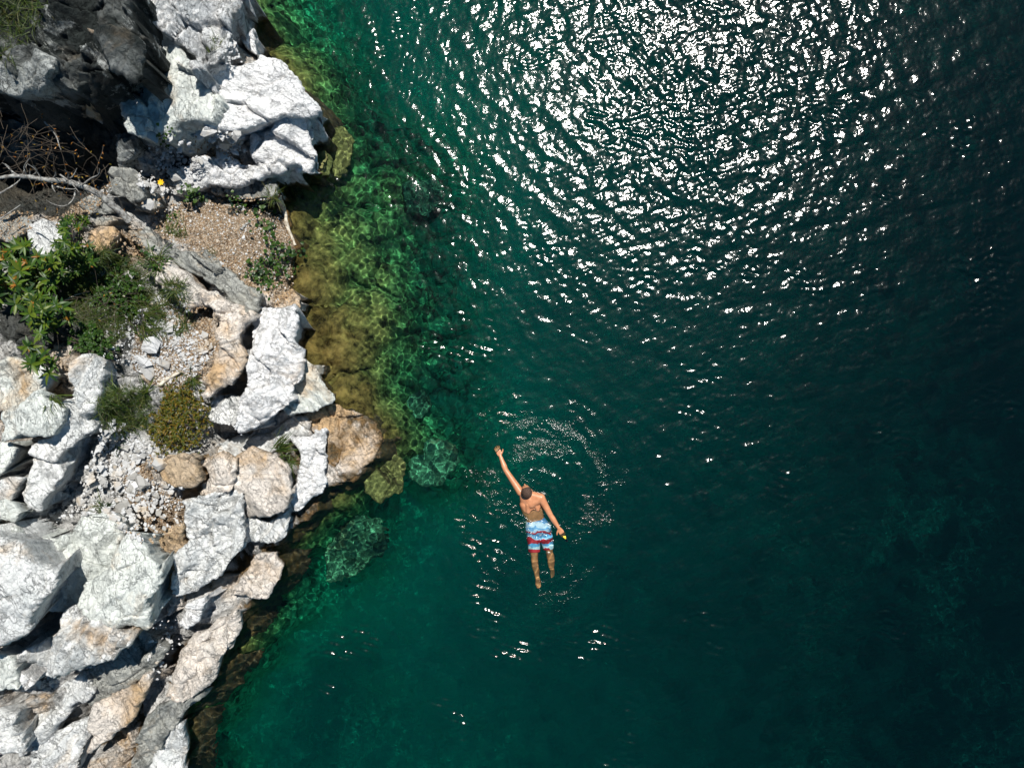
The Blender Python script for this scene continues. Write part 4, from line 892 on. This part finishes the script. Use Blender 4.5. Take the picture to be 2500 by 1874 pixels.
# low ground cover nobody could count
it = []
for P, n in ((R2((560, 320), (760, 300), (1000, 480), (1020, 640), (900, 720), (760, 980), (620, 960), (560, 800), (430, 760), (430, 540)), 1500), (R1((0, -20), (330, -20), (300, 140), (160, 260), (60, 420), (0, 400)), 150),
             (R3((700, 300), (1000, 260), (1020, 560), (800, 560), (690, 480)), 500), (R2((930, 600), (1250, 520), (1300, 860), (1000, 900)), 260)):
    for a, b_ in scatter(P, n, pr):
        g = drop(a, b_)
        for k in range(4): it.append((*BLADE[pr.randrange(3)], mtx(g, Euler((pr.uniform(-.6, .6), -pr.uniform(.1, 1.1), pr.uniform(0, 6.28))), (pr.uniform(.2, .6),) * 3)))
gc = merge_t('ground_cover', it, M_GRS, None, pr); tag(gc, kind='stuff')

def leafy(label, pts, per, sz, name='vine', cat='vine', m=None, L=None, wid=26, hmax=.2, nobj=40):
    base = drop(*pts[0]); t = empty(name, base); tag(t, label, cat); lm = leaf_meshes('leaf', L or VINE, m or M_VIN); q = 0; inv = Matrix.Translation(-base); rest = []
    P3 = [drop(*p) + Vector((0, 0, .05)) - base for p in pts]
    if len(P3) > 1: S_ = spline(P3, 6); tube('stem', S_, [.006] * len(S_), M_TWIG, t, 5)
    for p in pts:
        for k in range(per):
            a, b_ = p[0] + pr.gauss(0, wid * .5), p[1] + pr.gauss(0, wid * .5); g = drop(a, b_); h = pr.uniform(.02, hmax); c_ = g + Vector((0, 0, h))
            M4 = inv @ mtx(c_, Euler((pr.uniform(-.5, .5), -pr.uniform(-.1, .6), pr.uniform(0, 6.28))), (sz * pr.uniform(.6, 1.25),) * 3)
            v = pr.randrange(2)
            if q < nobj: o = bpy.data.objects.new('leaf', lm[v]); COL.objects.link(o); o.parent = t; o.matrix_local = M4; q += 1
            else: rest.append((*(L or VINE)[v], M4))
    if rest: tag(merge_t('foliage', rest, m or M_VIN, t, pr), kind='stuff')
leafy('broad-leaved vine trailing down the right side of the dirt terrace', [(640, 530), (655, 560), (665, 585), (680, 610), (705, 625), (725, 620), (700, 650), (675, 640)], 16, 1.25, nobj=100)
leafy('dark leafy clump at the lower right of the dirt terrace', [(640, 655), (660, 665), (625, 668), (650, 680), (668, 690)], 22, 1.0, nobj=60, wid=30)
leafy('bright green plant with a dark shadow at the top edge of the dirt terrace', [(485, 483), (492, 475), (478, 492)], 16, 1.25, name='leafy_plant', cat='plant', hmax=.45, wid=20)
leafy('small green plant at the top of the dirt terrace near the inlet', [(588, 495), (586, 505)], 12, .8, name='leafy_plant', cat='plant', hmax=.25, wid=16)
leafy('young dark green plant growing on the shaded face of the smooth slab', [(418, 330), (416, 350), (420, 365)], 9, .8, name='leafy_plant', cat='plant', hmax=.15, wid=16)
leafy('low weed in the sun left of the terrace centre', [(428, 530), (424, 538)], 10, .7, name='leafy_plant', cat='plant', hmax=.12, wid=14)
leafy('leafy weed at the foot of the diagonal ridge among grass', [(372, 625), (395, 650)], 14, .8, name='leafy_plant', cat='plant', hmax=.15, wid=22)
# yellow flower
fb = drop(413, 462); t = empty('yellow_flower', fb); tag(t, 'single yellow flower on bluish pebbles under the smooth slab', 'flower')
tube('stem', [(0, 0, 0), (.01, .01, .12), (.0, .03, .24)], [.004, .004, .003], M_TWIG, t, 5)
for k in range(7):
    V, F = leaf_arr(.05, .028, .1, .1, 3); o = link('petal', mesh_np('petal', V, F), M_YEL, t); o.location = (0, .03, .24); o.rotation_euler = (0, -.3, k * .9)

bush('low_shrub', 'dark low leafy patch between the leathery shrub and the pebbles', R2((560, 430), (700, 380), (860, 470), (920, 600), (840, 740), (640, 780), (500, 660)), 420, .25, VINE, M_VIN, pr, 'shrub', 9, (.5, .9))
bush('low_shrub', 'small dark bush in the shade above the upright bluish rock', R2((480, 860), (620, 840), (700, 920), (680, 1040), (560, 1040), (470, 960)), 200, .25, VINE, M_VIN, pr, 'shrub', 10, (.5, .9))
# ------------------------------------------------------------------ the bare branch and dry twigs
def zpts(P, z0, z1, f=Z3):
    Q = f(*P); return [WV(a, b_, z0 + (z1 - z0) * i / max(1, len(Q) - 1)) for i, (a, b_) in enumerate(Q)]
foot = WV(312, 535, 1.5)
t = empty('bare_branch', foot); tag(t, 'long bare grey branch leaning out over the dark gully', 'branch')
def rel(P): return [p - foot for p in P]
main = rel(zpts(((1400, 1060), (1300, 960), (1200, 880), (1100, 790), (1000, 730), (870, 675), (720, 632), (600, 620), (450, 606), (300, 582), (150, 572), (0, 590), (-300, 610)), 1.35, 2.5))
S_ = spline(main, 6); tube('limb', S_, [.052 - .036 * i / len(S_) + .003 * math.sin(i * 1.7) for i in range(len(S_))], M_BARK, t, 10)
TW = [((720, 625), (790, 570), (830, 490)), ((890, 670), (980, 600), (1060, 560), (1075, 490)), ((650, 560), (760, 640), (850, 745)), ((810, 740), (800, 800), (760, 860), (680, 900), (560, 870), (500, 830)),
      ((560, 620), (570, 700), (600, 750)), ((590, 680), (700, 710), (830, 715)), ((0, 760), (120, 690), (200, 630), (240, 560), (290, 450)), ((60, 450), (140, 530), (235, 578)), ((320, 585), (325, 530), (318, 490)),
      ((480, -10), (600, 130), (640, 250), (660, 290)), ((870, 675), (850, 600), (835, 560)), ((1140, 810), (1220, 800), (1300, 795)), ((330, 582), (400, 520), (350, 450)), ((450, 606), (380, 500), (290, 440)), ((300, 582), (260, 480), (320, 380)),
      ((720, 632), (740, 560), (690, 500)), ((150, 572), (100, 480), (20, 430)), ((560, 615), (600, 560), (590, 520)), ((0, 1040), (100, 970), (222, 885)), ((300, 1045), (360, 1058), (415, 1075))]
for P in TW:
    zz_ = 2.0 if P[0][0] < 1200 else 1.5
    q = rel(zpts(P, zz_ + pr.uniform(-.1, .1), zz_ + pr.uniform(0, .4))); S_ = spline(q, 5); r0 = .012
    tube('twig', S_, [r0 * (1 - .75 * i / len(S_)) for i in range(len(S_))], M_BARK, t, 5)
def brush(label, cen, n, rad, z, name='dry_brush', leaves=0, ln=.4):
    c0 = WV(*cen, z); t = empty(name, c0); tag(t, label, 'dry twigs'); its = []
    V0, F0 = None, None; Vs = []; Fs = []; k0 = 0
    for k in range(n):
        p = Vector((pr.gauss(0, rad), pr.gauss(0, rad), pr.gauss(0, .12))); d = Vector((pr.gauss(0, 1), pr.gauss(0, 1), pr.gauss(0, .4))).normalized(); P = [p]
        for j in range(5): d = (d + Vector((pr.gauss(0, .3), pr.gauss(0, .3), pr.gauss(0, .2)))).normalized(); P.append(P[-1] + d * ln / 5 * pr.uniform(.7, 1.2))
        for i in range(5):
            a, b_ = P[i], P[i + 1]; dd = (b_ - a).normalized(); s1 = dd.cross(Vector((0, 0, 1))).normalized() * .0022; s2 = Vector((0, 0, .0022))
            Vs += [a + s1, a - s1 * .5 + s2, a - s1 * .5 - s2, b_ + s1, b_ - s1 * .5 + s2, b_ - s1 * .5 - s2]
            Fs += [(k0, k0 + 3, k0 + 4), (k0, k0 + 4, k0 + 1), (k0 + 1, k0 + 4, k0 + 5), (k0 + 1, k0 + 5, k0 + 2), (k0 + 2, k0 + 5, k0 + 3), (k0 + 2, k0 + 3, k0)]; k0 += 6
            if pr.random() < leaves: its.append((*LEAFS[0], mtx(b_, Euler((pr.uniform(-1, 1), pr.uniform(-1, .5), pr.uniform(0, 6.28))), (.9,) * 3)))
    o = link('twigs', mesh_np('twigs', [tuple(v) for v in Vs], Fs, False), M_TWIG, t); tag(o, kind='stuff')
    if its: tag(merge_t('dry_leaves', its, M_RED, t, pr), kind='stuff')
brush('tangle of fine dry twigs with brown leaf bits against the dark gully at the left', (60, 370), 80, .38, 2.1, leaves=.2, ln=.5)
brush('thin twigs with dead leaves above the bare branch', (170, 420), 36, .28, 2.15, leaves=.2, ln=.4)
brush('dry grey twigs in the shade right of the leafy fringe', (225, 820), 45, .3, 1.75, leaves=.02, ln=.5)
brush('pale dead twigs beside the long-bladed grass', (250, 735), 22, .2, 1.7, leaves=.05, ln=.45)
P = [drop(a, b_) + Vector((0, 0, .09)) for a, b_ in ((165, 738), (205, 720), (250, 716), (330, 728))]
S_ = spline(P, 5); o = tube('pale_stick', S_, [.006] * len(S_), M_DRIFT); tag(o, 'thin pale curved stick lying across the shaded weeds', 'stick')
# driftwood and the terrace-edge log
def log(label, pts, r0, r1, m, name='log', lift=.02):
    P = [drop(a, b_) + Vector((0, 0, lift)) for a, b_ in pts]; S_ = spline(P, 5)
    o = tube(name, S_, [r0 + (r1 - r0) * i / len(S_) + .004 * math.sin(i * 2.1) for i in range(len(S_))], m, None, 9); tag(o, label, 'log')
log('pale weathered log edging the right side of the dirt terrace', [(684, 483), (697, 515), (706, 555), (722, 600)], .045, .02, M_DRIFT)
log('grey driftwood stick lying on pebbles above the yellowish bush', [(392, 940), (415, 922), (448, 906)], .028, .02, M_DRIFT)
log('short dark piece of wood on the dirt terrace', [(590, 562), (600, 550), (612, 545)], .022, .01, M_BARK)

# ------------------------------------------------------------------ the swimmer
def sphere_pts(c, r, n=10):
    out = []
    for i in range(n + 1):
        ph = math.pi * i / n
        for k in range(2 * n if 0 < i < n else 1):
            th = math.pi * k / n; out.append(Vector(c) + r * Vector((math.sin(ph) * math.cos(th), math.sin(ph) * math.sin(th), math.cos(ph))))
    return out
def hull_bm(bm, pts):
    b2 = bmesh.new()
    for p in pts: b2.verts.new(p)
    bmesh.ops.convex_hull(b2, input=b2.verts)
    bmesh.ops.delete(b2, geom=[v for v in b2.verts if not v.link_faces], context='VERTS')
    me = bpy.data.meshes.new('tmp'); b2.to_mesh(me); b2.free(); bm.from_mesh(me); bpy.data.meshes.remove(me)
def hsp(bm, *sp):                                     # hull of several spheres
    P = []
    for c, r in sp: P += sphere_pts(c, r)
    hull_bm(bm, P)
def ellip(bm, c, ax, rad, n=12):
    hull_bm(bm, [Vector(c) + sum((ax[i] * (q[i] * rad[i]) for i in range(3)), Vector((0, 0, 0))) for q in sphere_pts((0, 0, 0), 1, n)])
def fuse(name, bm, vox, m, parent, smooth_it=6):
    me = bpy.data.meshes.new(name); bm.to_mesh(me); bm.free()
    o = bpy.data.objects.new(name, me); COL.objects.link(o)
    md = o.modifiers.new('r', 'REMESH'); md.mode = 'VOXEL'; md.voxel_size = vox; md.use_smooth_shade = True
    sm_ = o.modifiers.new('s', 'SMOOTH'); sm_.iterations = smooth_it; sm_.factor = .5
    dg = bpy.context.evaluated_depsgraph_get(); new = bpy.data.meshes.new_from_object(o.evaluated_get(dg))
    bpy.data.objects.remove(o); bpy.data.meshes.remove(me); new.name = name
    for p in new.polygons: p.use_smooth = True
    new.materials.clear(); o = link(name, new, m, parent); o.cycles.is_caustics_receiver = True
    return o
def zp(x, y, z): (a, b_), = ZM((x, y)); return WV(a, b_, z)
b = NB('wet_tanned_skin'); pos = b.n('ShaderNodeNewGeometry').outputs['Position']
c = b.mix(b.ramp(b.noise(pos, 14, 5), .35, .65), (.54, .245, .125), (.44, .18, .085))
s = b.n('ShaderNodeBsdfPrincipled', {'Base Color': c, 'Roughness': .38}); s.inputs['Specular IOR Level'].default_value = .5; b.L.new(s.outputs[0], b.out.inputs[0]); M_SKIN = b.m
b = NB('dark_brown_hair'); pos = b.n('ShaderNodeNewGeometry').outputs['Position']
c = b.mix(b.ramp(b.noise(pos, 70, 5, .7), .4, .65), (.035, .018, .012), (.11, .06, .035))
bp = b.n('ShaderNodeBump', {'Height': b.noise(pos, 120, 4, .7), 'Strength': .9, 'Distance': .012})
s = b.n('ShaderNodeBsdfPrincipled', {'Base Color': c, 'Roughness': .75, 'Normal': bp.outputs[0]}); b.L.new(s.outputs[0], b.out.inputs[0]); M_HAIR = b.m
b = NB('blue_red_board_shorts'); pos = b.n('ShaderNodeNewGeometry').outputs['Position']
y0 = zp(650, 895, -.2).y; y1 = zp(650, 1205, -.3).y
sp_ = b.n('ShaderNodeSeparateXYZ', {0: pos}); v = b.ramp(sp_.outputs[1], y0, y1)
v = b.math('ADD', v, b.math('MULTIPLY', b.math('SUBTRACT', b.noise(pos, 9, 2, .5), .5), .34))
rp = b.n('ShaderNodeValToRGB', {0: v}); rp.color_ramp.interpolation = 'CONSTANT'
stops(rp.color_ramp.elements, [(0, (.08, .26, .62)), (.07, (.50, .62, .88)), (.22, (.12, .33, .72)), (.30, (.42, .58, .88)), (.35, (.42, .02, .04)), (.42, (.13, .36, .72)), (.52, (.38, .58, .88)), (.57, (.45, .02, .04)), (.72, (.12, .38, .75)), (.80, (.55, .72, .90)), (.88, (.50, .02, .04)), (1, (.50, .02, .04))])
s = b.n('ShaderNodeBsdfPrincipled', {'Base Color': rp.outputs[0], 'Roughness': .6}); b.L.new(s.outputs[0], b.out.inputs[0]); M_SHORT = b.m

pel = zp(670, 965, -.20)
man = empty('person', pel); tag(man, 'swimmer seen from above in blue and red shorts, left arm stretched forward', 'person')
R_ = lambda p: p - pel
Lz = Vector((0, 0, 1))
neck = R_(zp(598, 700, .03)); spine = (R_(zp(668, 980, -.19)) - neck); sl_ = spine.length; sd_ = spine.normalized(); side = sd_.cross(Lz).normalized(); back = side.cross(sd_).normalized()
if back.z < 0: back = -back
if side.x < 0: side = -side                           # side points to the photo's right
lsh = R_(zp(500, 625, .02)); rsh = R_(zp(706, 680, .055))
body = bmesh.new()
def sp(t, o, d=0.): return neck + sd_ * (t * sl_) + side * o + back * d
hsp(body, (lsh + (rsh - lsh) * .12, .058), (rsh, .066), (sp(.12, 0, .0), .085), (sp(.2, -.1, -.04), .07), (sp(.2, .1, -.04), .07))
hsp(body, (sp(.15, -.105, -.03), .075), (sp(.15, .105, -.03), .08), (sp(.42, -.085, -.04), .085), (sp(.42, .085, -.04), .085))
hsp(body, (sp(.40, -.08, -.04), .085), (sp(.40, .08, -.04), .085), (sp(.72, -.06, -.05), .078), (sp(.72, .06, -.05), .078))
hsp(body, (sp(.70, -.06, -.05), .080), (sp(.70, .06, -.05), .080), (sp(1.02, -.075, -.05), .092), (sp(1.02, .075, -.05), .092))
for q in (-1, 1): hsp(body, (sp(.10, q * .055, .035), .035), (sp(.34, q * .075, .03), .04))          # shoulder blades
# arms
lel, lwr = R_(zp(350, 402, .005)), R_(zp(297, 262, -.012)); rel_, rwr = R_(zp(806, 862, .03)), R_(zp(886, 985, .005))
def limb(*pr_):
    for i in range(len(pr_) - 1): hsp(body, pr_[i], pr_[i + 1])
mid = lambda a, b_, t: a + (b_ - a) * t
limb((lsh, .060), (mid(lsh, lel, .4), .050), (lel, .039)); limb((lel, .039), (mid(lel, lwr, .28), .043), (lwr, .026))
limb((rsh, .064), (mid(rsh, rel_, .4), .052), (rel_, .041)); limb((rel_, .041), (mid(rel_, rwr, .28), .044), (rwr, .027))
def hand(w, d, thumb_side, curl=.1, spread=.12):
    d = d.normalized(); sd2 = d.cross(Lz).normalized() * thumb_side
    hsp(body, (w, .024), (w + d * .04 + sd2 * .022, .017), (w + d * .04 - sd2 * .022, .016)); hsp(body, (w + d * .03 + sd2 * .02, .018), (w + d * .03 - sd2 * .02, .017), (w + d * .088 + sd2 * .032, .0125), (w + d * .082 - sd2 * .032, .012))
    for k, (o, ln) in enumerate(((.031, .072), (.0105, .080), (-.0105, .074), (-.030, .058))):
        base_ = w + d * .085 + sd2 * o; dr = (d + sd2 * (o * spread / .03)).normalized(); j1 = base_ + dr * ln * .45 - Lz * curl * .015; j2 = j1 + dr * ln * .3 - Lz * curl * .06; j3 = j2 + dr * ln * .25 - Lz * curl * .09
        hsp(body, (base_, .0105), (j1, .0098)); hsp(body, (j1, .0098), (j2, .009)); hsp(body, (j2, .009), (j3, .0078))
    tb = w + d * .028 + sd2 * .026; t1 = tb + (d * .6 + sd2 * .8).normalized() * .042; t2 = t1 + (d * .85 + sd2 * .55).normalized() * .034
    hsp(body, (tb, .0145), (t1, .0115)); hsp(body, (t1, .0115), (t2, .0092))
ld = R_(zp(252, 160, -.01)) - lwr; rd = R_(zp(952, 1092, -.02)) - rwr
tl = 1 if ld.cross(Lz).x > 0 else -1; tr_ = 1 if rd.cross(Lz).x < 0 else -1
hand(lwr, ld, tl, .1, .14); hand(rwr, rd, tr_, .5, .05)
# legs
lh, lk, la, lf = [R_(zp(*q)) for q in ((628, 1000, -.20), (640, 1290, -.24), (668, 1475, -.33), (688, 1572, -.36))]
rh, rk, ra, rf_ = [R_(zp(*q)) for q in ((735, 985, -.20), (800, 1262, -.30), (815, 1392, -.42), (822, 1455, -.48))]
for h_, k_, a_, f_ in ((lh, lk, la, lf), (rh, rk, ra, rf_)):
    hsp(body, (h_ + Vector((0, 0, .02)), .095), (mid(h_, k_, .5), .072)); limb((mid(h_, k_, .5), .072), (k_, .052))
    limb((k_, .052), (mid(k_, a_, .32) - Vector((0, 0, -.012)), .054), (a_, .033))
    fd = (f_ - a_).normalized(); sf = fd.cross(Lz).normalized()
    hsp(body, (a_, .034), (a_ + fd * .04 - Lz * .03, .034), (a_ + fd * .10 + sf * .018, .024), (a_ + fd * .10 - sf * .018, .023))
    hsp(body, (a_ + fd * .10 + sf * .018, .024), (a_ + fd * .10 - sf * .018, .022), (a_ + fd * .155 + sf * .022, .015), (a_ + fd * .14 - sf * .022, .012))
# neck and head
hd = R_(zp(562, 618, .105)); fdir = (zp(540, 530, 0) - zp(572, 640, 0)); fdir.z = 0; fdir.normalize(); hs = fdir.cross(Lz).normalized()
up_ = (Lz + fdir * .05).normalized(); fw = hs.cross(up_).normalized(); fw = fw if fw.dot(fdir) > 0 else -fw
hsp(body, (neck + Vector((0, 0, .005)), .062), (hd - up_ * .06 - fw * .03, .055))
ellip(body, hd, (hs, fw, up_), (.074, .092, .098)); ellip(body, hd + fw * .032 - up_ * .062, (hs, fw, up_), (.058, .062, .062))
hsp(body, (hd + fw * .086 - up_ * .015, .010), (hd + fw * .105 - up_ * .05, .013)); hsp(body, (hd + fw * .080 + hs * .032 + up_ * .006, .010), (hd + fw * .080 - hs * .032 + up_ * .006, .010))
hsp(body, (hd + fw * .082 + hs * .02 - up_ * .082, .008), (hd + fw * .088 - up_ * .080, .010), (hd + fw * .082 - hs * .02 - up_ * .082, .008))
for q in (-1, 1): ellip(body, hd + hs * q * .078 - up_ * .018 - fw * .005, (hs, fw, up_), (.012, .02, .032), 8)
bo = fuse('body', body, .0058, M_SKIN, man, 3)
hb = bmesh.new(); ellip(hb, hd - fw * .012 + up_ * .014, (hs, fw, up_), (.0815, .094, .100)); ellip(hb, hd - fw * .045 - up_ * .03, (hs, fw, up_), (.068, .058, .075))
hr = fuse('hair', hb, .006, M_HAIR, man, 2)
# eyes
for q in (-1, 1):
    eb = bmesh.new(); ellip(eb, hd + fw * .082 + hs * q * .030 - up_ * .014, (hs, fw, up_), (.012, .010, .009), 8)
    me = bpy.data.meshes.new('eye'); eb.to_mesh(me); eb.free(); link('eye', me, M_HAIR, man)
# shorts
sb = bmesh.new()
hsp(sb, (sp(.86, -.07, -.04), .096), (sp(.86, .07, -.04), .096), (lh + Vector((-.01, 0, .02)), .108), (rh + Vector((.01, 0, .02)), .108))
def frust(bm, a, b_, r0, r1, n=24):
    d = (b_ - a).normalized(); u = d.cross(Lz).normalized(); v_ = u.cross(d); P = []
    for k in range(n):
        t = 2 * math.pi * k / n; e_ = u * math.cos(t) + v_ * math.sin(t); P += [a + e_ * r0, b_ + e_ * r1 * (1 + .05 * math.sin(3 * t))]
    hull_bm(bm, P)
frust(sb, lh, mid(lh, lk, .74), .108, .090); frust(sb, rh, mid(rh, rk, .72), .108, .088)
fuse('shorts', sb, .006, M_SHORT, man, 2)
wb = bmesh.new(); frust(wb, sp(.78, 0, -.045), sp(.83, 0, -.045), .10, .10)
for v_ in wb.verts:
    rel0 = v_.co - sp(.8, 0, -.045); v_.co += side * (rel0.dot(side) * .62) - back * (rel0.dot(back) * .08)
b = NB('green_waistband'); s = b.n('ShaderNodeBsdfDiffuse', {'Color': (.05, .22, .05, 1)}); b.L.new(s.outputs[0], b.out.inputs[0])
me = bpy.data.meshes.new('waistband'); wb.to_mesh(me); wb.free(); o = link('waistband', me, b.m, man); o.cycles.is_caustics_receiver = True
# what he holds in the lower hand
ht = zp(955, 1092, -.005); it_ = empty('handheld_item', ht); tag(it_, 'small yellow and black item held in the swimmer\'s lower hand', 'hand item')
b = NB('bright_yellow_plastic'); s = b.n('ShaderNodeBsdfPrincipled', {'Base Color': (.80, .55, .04, 1), 'Roughness': .4}); b.L.new(s.outputs[0], b.out.inputs[0]); M_YP = b.m
b = NB('black_rubber'); s = b.n('ShaderNodeBsdfPrincipled', {'Base Color': (.012, .012, .02, 1), 'Roughness': .5}); b.L.new(s.outputs[0], b.out.inputs[0]); M_BR = b.m
dd = rd.normalized(); yb = bmesh.new(); s2 = dd.cross(Lz).normalized(); q0 = -dd * .02
hsp(yb, (q0 + s2 * .014 - dd * .02, .010), (q0 - s2 * .014 - dd * .01, .009), (q0 + dd * .026, .011)); fuse('grip', yb, .004, M_YP, it_, 1)
yb = bmesh.new(); hsp(yb, (dd * .02, .010), (dd * .045 + s2 * .012, .011), (dd * .05 - s2 * .008, .010)); fuse('tip', yb, .004, M_BR, it_, 1)
